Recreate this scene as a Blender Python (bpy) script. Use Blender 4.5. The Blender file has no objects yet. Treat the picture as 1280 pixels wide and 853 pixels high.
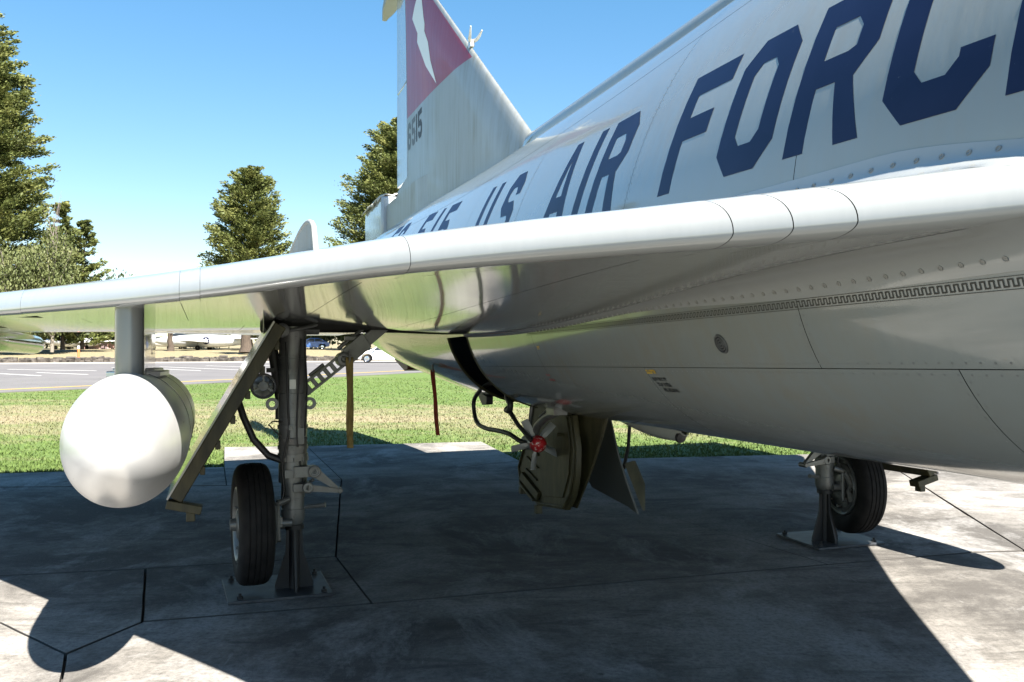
import bpy, bmesh, math, random
from mathutils import Vector, Matrix, noise
from mathutils.geometry import tessellate_polygon
R = math.radians
random.seed(7)
SC = bpy.context.scene

# ------------------------------------------------------------------ camera
cd = bpy.data.cameras.new('camera'); cam = bpy.data.objects.new('camera', cd)
SC.collection.objects.link(cam); SC.camera = cam
cd.sensor_width = 36; cd.lens = 36*1100/1280; cd.shift_y = 1.5/1280
cd.clip_start = .05; cd.clip_end = 6000
cam.location = (0, 0, 1.6); cam.rotation_euler = (R(90), 0, 0)

# ------------------------------------------------------------------ sky + sun
SUN = Vector((.506, -.697, 1.0)).normalized()          # towards the sun
W = bpy.data.worlds.new('World'); SC.world = W; W.use_nodes = True
nt = W.node_tree; bg = nt.nodes['Background']
sky = nt.nodes.new('ShaderNodeTexSky'); sky.sky_type = 'NISHITA'; sky.sun_disc = False
sky.sun_elevation = math.asin(SUN.z); sky.sun_rotation = math.atan2(SUN.x, SUN.y)
sky.altitude = 0; sky.air_density = 1.0; sky.dust_density = .3; sky.ozone_density = 1.6
hs = nt.nodes.new('ShaderNodeHueSaturation'); hs.inputs['Saturation'].default_value = 1.38
nt.links.new(sky.outputs[0], hs.inputs['Color']); gm_ = nt.nodes.new('ShaderNodeGamma'); gm_.inputs[1].default_value = .75
nt.links.new(hs.outputs[0], gm_.inputs[0]); nt.links.new(gm_.outputs[0], bg.inputs[0]); bg.inputs[1].default_value = .073
sl = bpy.data.lights.new('sun', 'SUN'); sl.energy = 5.0; sl.angle = R(.53); sl.color = (1, .95, .87)
so = bpy.data.objects.new('sun', sl); SC.collection.objects.link(so)
so.rotation_euler = (-SUN).to_track_quat('-Z', 'Y').to_euler(); so.location = (8, -10, 16)
SC.view_settings.view_transform = 'Standard'; SC.view_settings.look = 'None'
SC.view_settings.exposure = 2.12; SC.view_settings.gamma = 1
SC.cycles.max_bounces = 8; SC.cycles.glossy_bounces = 4; SC.cycles.diffuse_bounces = 1

# ------------------------------------------------------------------ helpers
def ground_at(px, py, z=0.0):
    """ground point seen at a pixel of the 1280 wide photograph"""
    t = (1.6-z)*1100/(py-428.0)
    return Vector(((px-640)/1100*t, t, z))

def tag(o, label=None, cat=None, group=None, kind=None):
    if label: o['label'] = label
    if cat: o['category'] = cat
    if group: o['group'] = group
    if kind: o['kind'] = kind
    return o

def empty(name, loc, rot=(0, 0, 0), label=None, cat=None, group=None):
    o = bpy.data.objects.new(name, None); SC.collection.objects.link(o)
    o.location = loc; o.rotation_euler = rot; o.empty_display_size = .2
    return tag(o, label, cat, group)

class MB:
    def __init__(s): s.v = []; s.f = []; s.mi = []; s.n = []
    def add(s, vs, fs, mi=0):
        o = len(s.v); s.v += [tuple(p) for p in vs]
        for f in fs: s.f.append(tuple(i+o for i in f)); s.mi.append(mi)
        return s
    def box(s, c, size, m=None, mi=0):
        x, y, z = [k/2 for k in size]
        vs = [Vector(p) for p in ((-x,-y,-z),(x,-y,-z),(x,y,-z),(-x,y,-z),(-x,-y,z),(x,-y,z),(x,y,z),(-x,y,z))]
        if m is not None: vs = [m @ p for p in vs]
        c = Vector(c)
        return s.add([p+c for p in vs], [(0,3,2,1),(4,5,6,7),(0,1,5,4),(1,2,6,5),(2,3,7,6),(3,0,4,7)], mi)
    def tube(s, pts, r, n=12, caps=True, mi=0):
        pts = [Vector(p) for p in pts]; k = len(pts)
        rs = r if isinstance(r, (list, tuple)) else [r]*k
        up = None; rings = []
        for i, p in enumerate(pts):
            t = (pts[min(i+1, k-1)]-pts[max(i-1, 0)])
            t = t.normalized() if t.length > 1e-9 else Vector((0, 0, 1))
            if up is None:
                up = t.orthogonal().normalized()
            else:
                up = up - t*up.dot(t)
                up = up.normalized() if up.length > 1e-6 else t.orthogonal().normalized()
            b = t.cross(up)
            rings.append([p+(up*math.cos(2*math.pi*j/n)+b*math.sin(2*math.pi*j/n))*rs[i] for j in range(n)])
        vs = [q for rg in rings for q in rg]; fs = []
        for i in range(k-1):
            for j in range(n):
                a = i*n+j; b = i*n+(j+1) % n
                fs.append((a, b, b+n, a+n))
        if caps: fs += [tuple(range(n-1, -1, -1)), tuple(range((k-1)*n, k*n))]
        return s.add(vs, fs, mi)
    def lathe(s, prof, o, axis, n=32, mi=0, closed=False):
        """prof: (distance along axis, radius)"""
        o = Vector(o); a = Vector(axis).normalized(); u = a.orthogonal().normalized(); w = a.cross(u)
        vs = []; k = len(prof)
        for x, r in prof:
            for j in range(n):
                t = 2*math.pi*j/n; vs.append(o+a*x+(u*math.cos(t)+w*math.sin(t))*r)
        fs = []
        for i in range(k if closed else k-1):
            for j in range(n):
                i2 = (i+1) % k
                fs.append((i*n+j, i*n+(j+1) % n, i2*n+(j+1) % n, i2*n+j))
        return s.add(vs, fs, mi)
    def prism(s, poly, vec, mi=0):
        poly = [Vector(p) for p in poly]; vec = Vector(vec); n = len(poly)
        tris = tessellate_polygon([poly])
        vs = poly+[p+vec for p in poly]
        fs = [tuple(t) for t in tris]+[tuple(i+n for i in reversed(t)) for t in tris]
        fs += [(i, (i+1) % n, (i+1) % n+n, i+n) for i in range(n)]
        return s.add(vs, fs, mi)
    def grid(s, fn, nu, nv, mi=0, flip=False):
        vs = [fn(i/nu, j/nv) for i in range(nu+1) for j in range(nv+1)]; fs = []
        for i in range(nu):
            for j in range(nv):
                a = i*(nv+1)+j; q = (a, a+1, a+nv+2, a+nv+1)
                fs.append(q[::-1] if flip else q)
        return s.add(vs, fs, mi)
    def build(s, name, mats, parent=None, smooth=35, normals=None, loc=None, recalc=True, bevel=0):
        me = bpy.data.meshes.new(name); me.from_pydata(s.v, [], s.f)
        mats = mats if isinstance(mats, (list, tuple)) else [mats]
        for m in mats: me.materials.append(m)
        if len(mats) > 1: me.polygons.foreach_set('material_index', s.mi)
        if recalc and normals is None:
            bm = bmesh.new(); bm.from_mesh(me); bmesh.ops.recalc_face_normals(bm, faces=bm.faces); bm.to_mesh(me); bm.free()
        me.validate(); me.update()
        if smooth:
            me.polygons.foreach_set('use_smooth', [True]*len(me.polygons))
            if normals is not None: me.normals_split_custom_set_from_vertices(normals)
            elif smooth < 180: me.set_sharp_from_angle(angle=R(smooth))
        o = bpy.data.objects.new(name, me); SC.collection.objects.link(o)
        if parent: o.parent = parent
        if loc is not None: o.location = loc
        if bevel:
            b = o.modifiers.new('bevel', 'BEVEL'); b.width = bevel; b.segments = 2; b.limit_method = 'ANGLE'; b.angle_limit = R(40)
        return o

# ------------------------------------------------------------------ materials
def mat(name, col=(.5, .5, .5), rough=.5, metal=0., spec=.5, coat=0.):
    m = bpy.data.materials.new(name); m.use_nodes = True
    b = m.node_tree.nodes['Principled BSDF']
    b.inputs['Base Color'].default_value = (*col, 1); b.inputs['Roughness'].default_value = rough
    b.inputs['Metallic'].default_value = metal; b.inputs['Specular IOR Level'].default_value = spec
    b.inputs['Coat Weight'].default_value = coat
    return m
class N:
    """small node-graph writer"""
    def __init__(s, m): s.t = m.node_tree; s.b = s.t.nodes['Principled BSDF']; s.out = s.t.nodes['Material Output']
    def new(s, ty, **k):
        n = s.t.nodes.new(ty)
        for a, v in k.items(): setattr(n, a, v)
        return n
    def link(s, a, b): s.t.links.new(a, b)
    def coord(s, kind='Object', scale=(1, 1, 1), rot=(0, 0, 0)):
        c = s.new('ShaderNodeTexCoord'); mp = s.new('ShaderNodeMapping')
        mp.inputs['Scale'].default_value = scale; mp.inputs['Rotation'].default_value = rot
        s.link(c.outputs[kind], mp.inputs[0]); return mp.outputs[0]
    def world(s, scale=(1, 1, 1)):
        c = s.new('ShaderNodeNewGeometry'); mp = s.new('ShaderNodeMapping'); mp.inputs['Scale'].default_value = scale
        s.link(c.outputs['Position'], mp.inputs[0]); return mp.outputs[0]
    def noise(s, v, scale, detail=4, rough=.55, dist=0.):
        n = s.new('ShaderNodeTexNoise'); n.inputs['Scale'].default_value = scale; n.inputs['Detail'].default_value = detail
        n.inputs['Roughness'].default_value = rough; n.inputs['Distortion'].default_value = dist
        s.link(v, n.inputs['Vector']); return n.outputs[0]
    def ramp(s, f, stops):
        r = s.new('ShaderNodeValToRGB'); e = r.color_ramp.elements
        while len(e) < len(stops): e.new(.5)
        for el, (p, c) in zip(e, stops):
            el.position = p; el.color = (c, c, c, 1) if isinstance(c, (int, float)) else (*c, 1)
        s.link(f, r.inputs[0]); return r.outputs[0]
    def mix(s, f, a, b, mode='MIX'):
        n = s.new('ShaderNodeMix', data_type='RGBA', blend_type=mode)
        for sock, v in ((n.inputs[0], f), (n.inputs[6], a), (n.inputs[7], b)):
            if isinstance(v, (int, float)): sock.default_value = v
            elif isinstance(v, tuple): sock.default_value = (*v, 1)
            else: s.link(v, sock)
        return n.outputs[2]
    def math(s, op, a, b=0., c=0., clamp=False):
        n = s.new('ShaderNodeMath', operation=op, use_clamp=clamp)
        for sock, v in zip(n.inputs, (a, b, c)):
            if isinstance(v, (int, float)): sock.default_value = v
            else: s.link(v, sock)
        return n.outputs[0]
    def sep(s, v):
        n = s.new('ShaderNodeSeparateXYZ'); s.link(v, n.inputs[0]); return n.outputs
    def bump(s, h, strength=.2, dist=.01):
        n = s.new('ShaderNodeBump'); n.inputs['Strength'].default_value = strength; n.inputs['Distance'].default_value = dist
        s.link(h, n.inputs['Height']); s.link(n.outputs[0], s.b.inputs['Normal']); return n

def aircraft_paint(name, base, dirt=(.25, .22, .16), rough=.16, metal=0., dirt_amt=.5, coat=.8):
    m = mat(name, base, rough, metal, .5, coat); g = N(m); g.b.inputs['Coat Roughness'].default_value = .06
    v = g.coord('Object'); streak = g.noise(g.coord('Object', (9, 9, .8)), 1.6, 5, .6)
    patch = g.noise(v, 1.3, 4); fine = g.noise(v, 45, 3)
    f = g.math('MULTIPLY', g.ramp(streak, [(.38, 0.), (.66, 1.)]), g.ramp(patch, [(.36, .05), (.62, 1.)]))
    f = g.math('MULTIPLY', f, dirt_amt)
    c = g.mix(f, base, dirt)
    c = g.mix(g.ramp(g.noise(v, 2.4, 3), [(.3, 0.), (.7, .22)]), c, tuple(k*.78 for k in base))
    c = g.mix(g.ramp(fine, [(.68, 0.), (.78, .25)]), c, dirt)
    g.link(c, g.b.inputs['Base Color'])
    r = g.math('ADD', g.math('MULTIPLY', streak, .16), rough-.06); g.link(r, g.b.inputs['Roughness'])
    wob = g.math('ADD', g.math('MULTIPLY', g.noise(g.coord('Object', (14, 14, 2.2)), 1., 3), .5), g.math('MULTIPLY', g.noise(v, 2.2, 2), 1.6))
    g.bump(wob, .17, .012)
    return m

GREY = aircraft_paint('grey_paint', (.24, .258, .243))
FENCEM = aircraft_paint('fence_paint', (.30, .31, .30), rough=.55, dirt_amt=.6, coat=0.)
GREY2 = aircraft_paint('wing_paint', (.335, .345, .335), rough=.12, dirt_amt=.12)
FINW = aircraft_paint('rudder_paint', (.42, .45, .48), dirt_amt=.3)
def worn_navy():
    m = mat('navy_lettering', (.0045, .007, .034), .4, 0, .3); g = N(m); v = g.coord('Object')
    c = g.mix(g.ramp(g.noise(v, 3, 5), [(.4, 0.), (.75, .6)]), (.0045, .007, .034), (.011, .016, .055))
    c = g.mix(g.ramp(g.noise(v, 55, 4, .7), [(.70, 0.), (.74, .8)]), c, (.20, .22, .23))
    g.link(c, g.b.inputs['Base Color']); return m
NAVY = worn_navy()
BLACK = mat('black_marking', (.015, .015, .017), .5)
SHEEN_BLACK = mat('sheen_washed_marking', (.10, .115, .13), .5)  # reflection washing over black digits, put into the colour as grey-blue
WHITE = mat('white_marking', (.75, .76, .76), .4)
DARKIN = mat('dark_interior', (.012, .012, .011), .9)
RED_T = mat('red_stencil', (.28, .03, .03), .6)
YEL_T = mat('yellow_stencil', (.55, .36, .03), .6)

def rubber():
    m = mat('tyre_rubber', (.018, .018, .019), .75, 0, .25); g = N(m); v = g.coord('Object')
    g.link(g.ramp(g.noise(v, 14, 5), [(.35, (.005, .005, .0055)), (.75, (.017, .016, .0155))]), g.b.inputs['Base Color'])
    g.bump(g.noise(v, 90, 3), .25, .004); return m
RUBBER = rubber()
def gearmetal():
    m = mat('gear_paint', (.165, .17, .165), .38, .35); g = N(m); v = g.coord('Object')
    c = g.mix(g.ramp(g.noise(v, 7, 5), [(.42, 0.), (.72, .7)]), (.165, .17, .165), (.08, .077, .07))
    c = g.mix(g.ramp(g.noise(v, 40, 3), [(.63, 0.), (.72, .6)]), c, (.07, .06, .05))
    g.link(c, g.b.inputs['Base Color']); g.bump(g.noise(v, 60, 3), .1, .003); return m
GEAR = gearmetal()
def olive():
    m = mat('zinc_chromate_olive', (.15, .14, .06), .55); g = N(m); v = g.coord('Object')
    s = g.noise(g.coord('Object', (3, 3, 1)), 5, 6, .6)
    c = g.ramp(s, [(.3, (.022, .021, .008)), (.55, (.050, .045, .018)), (.8, (.095, .084, .038))])
    g.link(c, g.b.inputs['Base Color']); g.bump(s, .15, .006); return m
OLIVE = olive()
def silver():
    m = mat('silver_paint', (.78, .78, .78), .3, .64); g = N(m); v = g.coord('Object')
    c = g.mix(g.ramp(g.noise(v, 3, 5), [(.45, 0.), (.8, .35)]), (.78, .78, .775), (.55, .54, .51))
    scr = g.noise(g.coord('Object', (6, 30, 30), (.4, .6, .2)), 2, 4)
    c = g.mix(g.ramp(scr, [(.70, 0.), (.74, .6)]), c, (.2, .19, .17))
    g.link(c, g.b.inputs['Base Color'])
    g.link(g.math('ADD', g.math('MULTIPLY', g.noise(v, 8, 4), .22), .24), g.b.inputs['Roughness'])
    g.bump(g.noise(v, 3.2, 2), .25, .02); return m
SILVER = silver()
STEELBLK = mat('black_steel', (.010, .011, .013), .5, .1)
def plate_steel():
    m = mat('plate_steel', (.13, .14, .15), .5, .3); g = N(m); v = g.coord('Object')
    g.link(g.ramp(g.noise(v, 6, 6, .65), [(.3, (.014, .015, .017)), (.5, (.05, .054, .06)), (.75, (.10, .10, .10))]), g.b.inputs['Base Color'])
    g.bump(g.noise(v, 50, 3), .2, .003); return m
PLATE = plate_steel()
HOSE = mat('black_hose', (.02, .02, .02), .45)
CHROME = mat('lamp_reflector', (.75, .76, .78), .12, 1.)
def worn_red():
    m = mat('worn_red_hub', (.42, .02, .025), .35); g = N(m); v = g.coord('Object')
    g.link(g.mix(g.ramp(g.noise(v, 38, 5, .7), [(.57, 0.), (.61, 1.)]), (.42, .015, .02), (.62, .5, .46)), g.b.inputs['Base Color']); return m
REDHUB = worn_red()
BLADE = mat('blade_metal', (.36, .37, .36), .4, .25)
def streamer(name, c1, c2):
    m = mat(name, c1, .85); g = N(m)
    g.link(g.ramp(g.noise(g.coord('Object', (20, 20, 5)), 3, 4), [(.3, c1), (.7, c2)]), g.b.inputs['Base Color']); return m
ST_OL = streamer('olive_ribbon', (.12, .085, .025), (.30, .22, .07)); ST_RED = streamer('red_ribbon', (.28, .035, .015), (.42, .09, .05))

def concrete():
    m = mat('concrete', (.36, .34, .31), .9, 0, .25); g = N(m); v = g.world()
    big = g.noise(v, .42, 8, .72, .4); med = g.noise(v, 2.3, 8, .72); fine = g.noise(v, 34, 6, .7); speck = g.noise(v, 170, 3)
    c = g.ramp(med, [(.25, (.17, .157, .14)), (.5, (.255, .238, .214)), (.78, (.32, .302, .276))])
    c = g.mix(g.ramp(big, [(.42, 0.), (.57, .85)]), c, (.058, .053, .048))                       # old oil and water staining
    sm = g.noise(g.world((.7, 2.4, 1)), 1.3, 9, .75, .9)
    c = g.mix(g.ramp(sm, [(.51, 0.), (.62, .62)]), c, (.055, .05, .045))
    pale = g.noise(g.world((1.2, .8, 1)), .8, 9, .74, .5)
    c = g.mix(g.ramp(pale, [(.50, 0.), (.63, .8)]), c, (.33, .32, .305))                      # irregular paler patches
    scr = g.noise(g.world((3.5, .5, 1)), 3., 6, .7, 2.)
    c = g.mix(g.ramp(scr, [(.63, 0.), (.67, .35)]), c, (.34, .33, .315))                       # scrapes
    vo = g.new('ShaderNodeTexVoronoi'); vo.inputs['Scale'].default_value = 2.6; g.link(g.world(), vo.inputs['Vector'])
    dm_ = g.math('MULTIPLY', g.ramp(g.math('ADD', vo.outputs['Distance'], g.math('MULTIPLY', fine, .06)), [(.055, 1.), (.10, 0.)]), g.ramp(g.noise(v, .7, 3), [(.5, 0.), (.6, .8)]))
    c = g.mix(dm_, c, (.04, .036, .032))                                                       # oil drips
    c = g.mix(g.ramp(fine, [(.32, .55), (.55, 0.)]), c, (.06, .056, .052))
    c = g.mix(g.ramp(speck, [(.60, 0.), (.70, .6)]), c, (.045, .042, .04))
    c = g.mix(g.ramp(speck, [(.30, .5), (.38, 0.)]), c, (.34, .33, .31))
    oi = g.new('ShaderNodeObjectInfo')
    hv = g.new('ShaderNodeHueSaturation'); g.link(c, hv.inputs['Color'])
    g.link(g.math('ADD', g.math('MULTIPLY', oi.outputs['Random'], .26), .88), hv.inputs['Value'])
    g.link(hv.outputs[0], g.b.inputs['Base Color'])
    h = g.math('ADD', g.math('MULTIPLY', fine, .6), g.math('MULTIPLY', speck, .5))
    g.bump(h, .35, .006); return m
CONC = concrete()
JOINT = mat('joint_filler', (.085, .079, .072), .95, 0, .1)
def grass_mat():
    m = mat('grass', (.1, .16, .03), .8, 0, .2); g = N(m); v = g.world()
    sp = g.sep(v)
    a = g.noise(g.world((.6, 1.3, 1)), .55, 6, .65, .5); b = g.noise(v, 3.5, 5, .7); c2 = g.noise(v, 22, 4, .7)
    # the mown strip farther out is parched, the edges along pad and road stay watered
    band = g.math('SUBTRACT', 1., g.math('ABSOLUTE', g.math('DIVIDE', g.math('SUBTRACT', sp[1], 19.5), 6.5)), clamp=True)
    far = g.math('MULTIPLY', g.math('SUBTRACT', sp[1], 60.), .12, clamp=True)
    west = g.math('MULTIPLY', g.math('SUBTRACT', g.math('MULTIPLY', sp[0], -1.), 5.5), .11, clamp=True)
    dry = g.math('ADD', g.math('MULTIPLY', band, .24), g.math('MULTIPLY', far, .45))
    dry = g.math('ADD', dry, g.math('MULTIPLY', west, .05))
    dry = g.math('ADD', dry, g.math('ADD', g.math('MULTIPLY', a, .66), g.math('MULTIPLY', b, .24)))
    f = g.ramp(dry, [(.49, 0.), (.74, 1.)])
    green = g.ramp(c2, [(.3, (.05, .082, .018)), (.5, (.084, .128, .032)), (.75, (.135, .176, .056))])
    straw = g.ramp(c2, [(.3, (.14, .117, .062)), (.6, (.24, .205, .128)), (.8, (.31, .272, .18))])
    g.link(g.mix(f, green, straw), g.b.inputs['Base Color'])
    g.bump(c2, .6, .05); return m
GRASS = grass_mat()
def asphalt():
    m = mat('asphalt', (.16, .15, .15), .9); g = N(m); v = g.world()
    c = g.ramp(g.noise(v, .4, 5, .6), [(.3, (.092, .087, .088)), (.7, (.128, .12, .118))])
    c = g.mix(g.ramp(g.noise(v, 9, 4), [(.5, 0.), (.8, .3)]), c, (.07, .067, .067))
    g.link(c, g.b.inputs['Base Color']); return m
ASPH = asphalt()
LINEW = mat('white_road_paint', (.62, .61, .58), .7); LINEY = mat('yellow_road_paint', (.55, .36, .06), .7)
def rubble():
    m = mat('stone_edging', (.2, .18, .15), .95); g = N(m); v = g.world()
    g.link(g.ramp(g.noise(v, 2.2, 6, .75), [(.35, (.025, .02, .016)), (.55, (.085, .072, .06)), (.7, (.16, .145, .125))]), g.b.inputs['Base Color']); return m
STONE = rubble()
def bark(name='bark', a=(.035, .025, .018), b=(.10, .075, .055)):
    m = mat(name, a, .95); g = N(m)
    s = g.noise(g.coord('Object', (5, 5, .8)), 2.5, 6, .7)
    g.link(g.ramp(s, [(.35, a), (.7, b)]), g.b.inputs['Base Color']); g.bump(s, .5, .05); return m
BARK = bark(); BARKP = bark('pale_bark', (.13, .11, .09), (.26, .23, .19))
def leaf(name, a, b, c):
    m = mat(name, a, .6, 0, .3); g = N(m); v = g.coord('Object')
    n1 = g.noise(v, .55, 4, .6); n2 = g.noise(v, 4.5, 3)
    col = g.ramp(n1, [(.32, a), (.5, b), (.68, c)])
    col = g.mix(g.ramp(n2, [(.35, 0.), (.7, .55)]), col, c)
    g.link(col, g.b.inputs['Base Color'])
    tr = g.new('ShaderNodeBsdfTranslucent'); g.link(col, tr.inputs[0])
    mx = g.new('ShaderNodeMixShader'); mx.inputs[0].default_value = .28
    g.link(g.b.outputs[0], mx.inputs[1]); g.link(tr.outputs[0], mx.inputs[2]); g.link(mx.outputs[0], g.out.inputs[0]); return m
FIR = leaf('fir_needles', (.024, .040, .015), (.062, .085, .024), (.13, .14, .045))
FIRY = leaf('fir_needles_warm', (.032, .05, .016), (.09, .115, .03), (.19, .195, .06))
DECID = leaf('pale_leaves', (.05, .072, .022), (.098, .12, .04), (.16, .17, .07))
DARKLEAF = leaf('dark_leaves', (.013, .024, .010), (.030, .046, .016), (.06, .08, .026))

# ------------------------------------------------------------------ the jet: frame and surfaces
JET = empty('fighter_jet', (.545, 6.34, 0), (0, R(-1.4), R(-71)),
            'grey delta wing fighter jet with navy air force lettering, parked on the concrete', 'fighter jet')
JM = Matrix.Translation(JET.location) @ JET.rotation_euler.to_matrix().to_4x4()
def P(l, s, z): return Vector((l, -s, z))            # forward, to starboard, up
def PW(l, s, z): return JM @ P(l, s, z)

ST = [(-8.15, 1.98, 3.30, .60), (-7.3, 1.86, 3.40, .72), (-5.7, 1.62, 3.39, .88), (-3.8, 1.36, 3.35, .92), (-2.4, 1.22, 3.31, .87), (-1.5, 1.15, 3.29, .84),
      (0, 1.09, 3.28, .83), (1.5, 1.075, 3.27, .87), (3, 1.065, 3.27, .95), (4.5, 1.06, 3.28, .98), (6, 1.07, 3.22, .95),
      (7, 1.1, 3.1, .86), (9, 1.2, 2.75, .62), (11, 1.42, 2.5, .42), (12.5, 1.72, 2.2, .2), (13.2, 1.9, 2.0, .03)]
NLO, NUP, ZF = 2.35, 1.55, .39
def herm(x, k):
    n = len(ST); i = 0
    while i < n-2 and ST[i+1][0] < x: i += 1
    X = lambda j: ST[j][0]; Y = lambda j: ST[j][k]
    m = lambda j: (Y(min(j+1, n-1))-Y(max(j-1, 0)))/(X(min(j+1, n-1))-X(max(j-1, 0)))
    h = X(i+1)-X(i); t = (x-X(i))/h
    return (2*t**3-3*t*t+1)*Y(i)+(t**3-2*t*t+t)*h*m(i)+(-2*t**3+3*t*t)*Y(i+1)+(t**3-t*t)*h*m(i+1)
_sc = {}
def sec(l):
    k = round(l, 4)
    if k not in _sc:
        zb, zt, b = herm(l, 1), herm(l, 2), herm(l, 3); _sc[k] = (zb, zt, b, zb+(zt-zb)*ZF)
    return _sc[k]
def fus(l, a, side=1, off=0.):
    """a: 0 keel, 90 widest, 180 top (degrees)"""
    zb, zt, b, zm = sec(l); t = R(a)
    S, C = max(math.sin(t), 0), math.cos(t)
    if a <= 90:
        s = b*S**(2/NLO); z = zm-(zm-zb)*max(C, 0)**(2/NLO)
    else:
        s = b*S**(2/NUP); z = zm+(zt-zm)*max(-C, 0)**(2/NUP)
    p = P(l, s*side, z)
    if off: p = p+fus_n(l, a, side)*off
    return p
def fus_n(l, a, side=1):
    a = min(max(a, .6), 179.4)
    e = .02
    dl = fus(min(l+e, 13.19), a, side)-fus(max(l-e, -8.14), a, side)
    da = fus(l, min(a+.6, 180), side)-fus(l, max(a-.6, 0), side)
    n = dl.cross(da)*side
    return n.normalized() if n.length > 1e-12 else Vector((0, 0, 1))
def fus_a(l, z):
    zb, zt, b, zm = sec(l)
    if z <= zm:
        q = min(max((zm-z)/(zm-zb), 0), 1); return math.degrees(math.acos(min(q**(NLO/2), 1)))
    q = min(max((z-zm)/(zt-zm), 0), 1); return 180-math.degrees(math.acos(min(q**(NUP/2), 1)))
def fus_s(l, z):
    return -fus(l, fus_a(l, z)).y

WELL = (-.88, -.34)
def in_well(l, a): return WELL[0] <= l <= WELL[1] and a < fus_a(l, 1.655)

def fus_grid(name, l0, l1, fa0, fa1, side, parent, material, off=0., dl=.10, da=3., hole=False):
    nl = max(2, math.ceil((l1-l0)/dl)); lm = (l0+l1)/2
    na = max(2, math.ceil((fa1(lm)-fa0(lm))/da)); vs = []; ns = []; fs = []
    for i in range(nl+1):
        l = l0+(l1-l0)*i/nl; a0, a1 = fa0(l), fa1(l)
        for j in range(na+1):
            a = a0+(a1-a0)*j/na; vs.append(fus(l, a, side, off)); ns.append(fus_n(l, a, side))
    for i in range(nl):
        for j in range(na):
            k = i*(na+1)+j; q = (k, k+1, k+na+2, k+na+1)
            if hole:
                l = l0+(l1-l0)*(i+.5)/nl; a = fa0(l)+(fa1(l)-fa0(l))*(j+.5)/na
                if in_well(l, a): continue
            fs.append(q if side < 0 else q[::-1])
    mb = MB(); mb.add(vs, fs)
    return mb.build(name, material, parent, 180, normals=ns)

# core (dark structure under the skin)
core = MB()
for side in (1, -1):
    nl, na = 150, 30; vs = []; fs = []
    for i in range(nl+1):
        l = -8.1+(13.15+8.1)*i/nl
        for j in range(na+1): vs.append(fus(l, 180*j/na, side, -.014))
    for i in range(nl):
        for j in range(na):
            l = -8.1+(13.15+8.1)*(i+.5)/nl; a = 180*(j+.5)/na
            if WELL[0]-.16 <= l <= WELL[1]+.16 and a < fus_a(l, 1.68)+3: continue
            k = i*(na+1)+j; fs.append((k, k+1, k+na+2, k+na+1))
    core.add(vs, fs)
FUS = core.build('fuselage', DARKIN, JET, 180)
# skin panels with recessed seams
GA = .10
def zrow(z): return lambda l: fus_a(l, min(max(z, sec(l)[0]+(.14 if z < 2 else .9)), sec(l)[1]-.12))
low1 = lambda l: zrow(1.432)(l)
ROWS = [(lambda l: 0., low1), (low1, zrow(1.86)), (zrow(1.86), zrow(2.92)), (zrow(2.92), lambda l: 180.)]
def shrink(f, d): return lambda l: f(l)+d
cuts_low = [-8.15, -6.9, -5.2, -3.6, -2.2, WELL[0], WELL[1], 1.08, 2.45, 4.185, 6.0, 8.2, 10.4, 13.19]
cuts_mid = [-8.15, -6.9, -5.2, -3.6, -2.2, WELL[0], WELL[1], 1.08, 3.67, 6.0, 8.2, 10.4, 13.19]
cuts_up = [-8.15, -6.9, -5.4, -4.1, -2.85, -.75, .62, 2.45, 3.705, 6.0, 8.2, 10.4, 13.19]
for side in (1, -1):
    for ri, (f0, f1) in enumerate(ROWS):
        cuts = (cuts_low, cuts_mid, cuts_up, cuts_up)[ri]
        for c0, c1 in zip(cuts, cuts[1:]):
            d0 = 0 if ri == 0 else GA; d1 = 0 if ri == 3 else -GA
            if c0 == WELL[0] and ri == 0: continue
            if c0 == WELL[0] and ri == 1:
                f0b = lambda l: fus_a(l, 1.655)
                fus_grid('skin_panel', c0+.0015, c1-.0015, f0b, shrink(f1, d1), side, FUS, GREY); continue
            fus_grid('skin_panel', c0+.0015, c1-.0015, shrink(f0, d0), shrink(f1, d1), side, FUS, GREY)
# keel strip across the wheel well (between the two openings)
kb = MB(); kb.grid(lambda u, v: P(WELL[0]+(WELL[1]-WELL[0])*u, -.09+.18*v, sec(-.6)[0]+.004), 6, 4); kb.build('keel_beam', GREY, JET)
# well lips
for side in (1, -1):
    for lx in WELL:
        lip = MB(); top = fus_a(lx, 1.655)
        lip.tube([fus(lx, 14+(top-14)*i/14, side, -.004) for i in range(15)], .012, 6); lip.build('wheel_well_lip', OLIVE, JET)
ww = MB()
for side in (1, -1):
    ww.box(P(-.6, side*.38, 1.72), (.9, .5, .02)); ww.tube([P(-1.0, side*.45, 1.5), P(-.2, side*.45, 1.5)], .03, 8); ww.box(P(-.6, side*.10, 1.40), (.8, .02, .5))
ww.build('wheel_well', DARKIN, JET)
# dorsal spine
sp = MB(); pts = []; rad = []
for i in range(40):
    l = -1.6+8.4*i/39; pts.append(P(l, 0, sec(l)[1]-.02)); rad.append(.115 if 2 < i < 37 else .06)
sp.tube(pts, rad, 20); sp.build('dorsal_spine', GREY, JET, 60)
# tail pipe
tp = MB(); zc = (1.98+3.30)/2-.1
tp.lathe([(0, .60), (-.35, .56), (-.42, .53), (-.42, .50), (.3, .48)], P(-8.13, 0, zc), (1, 0, 0), 40)
tp.build('tail_pipe', mat('burnt_steel', (.2, .18, .16), .4, .8), JET, 40)
# cockpit canopy and intake lips ahead of the camera's view
cp = MB()
def canopy(u, v):
    l = 6.2+3.2*u; w = .42*math.sin(math.pi*min(max(u, .02), .98))**.5; a = math.pi*v
    return P(l, w*math.cos(a), sec(l)[1]-.12+(.5*math.sin(math.pi*u)**.7+.05)*math.sin(a))
cp.grid(canopy, 20, 14); cp.build('canopy', mat('canopy_glass', (.03, .04, .05), .05), JET, 60)

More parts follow.
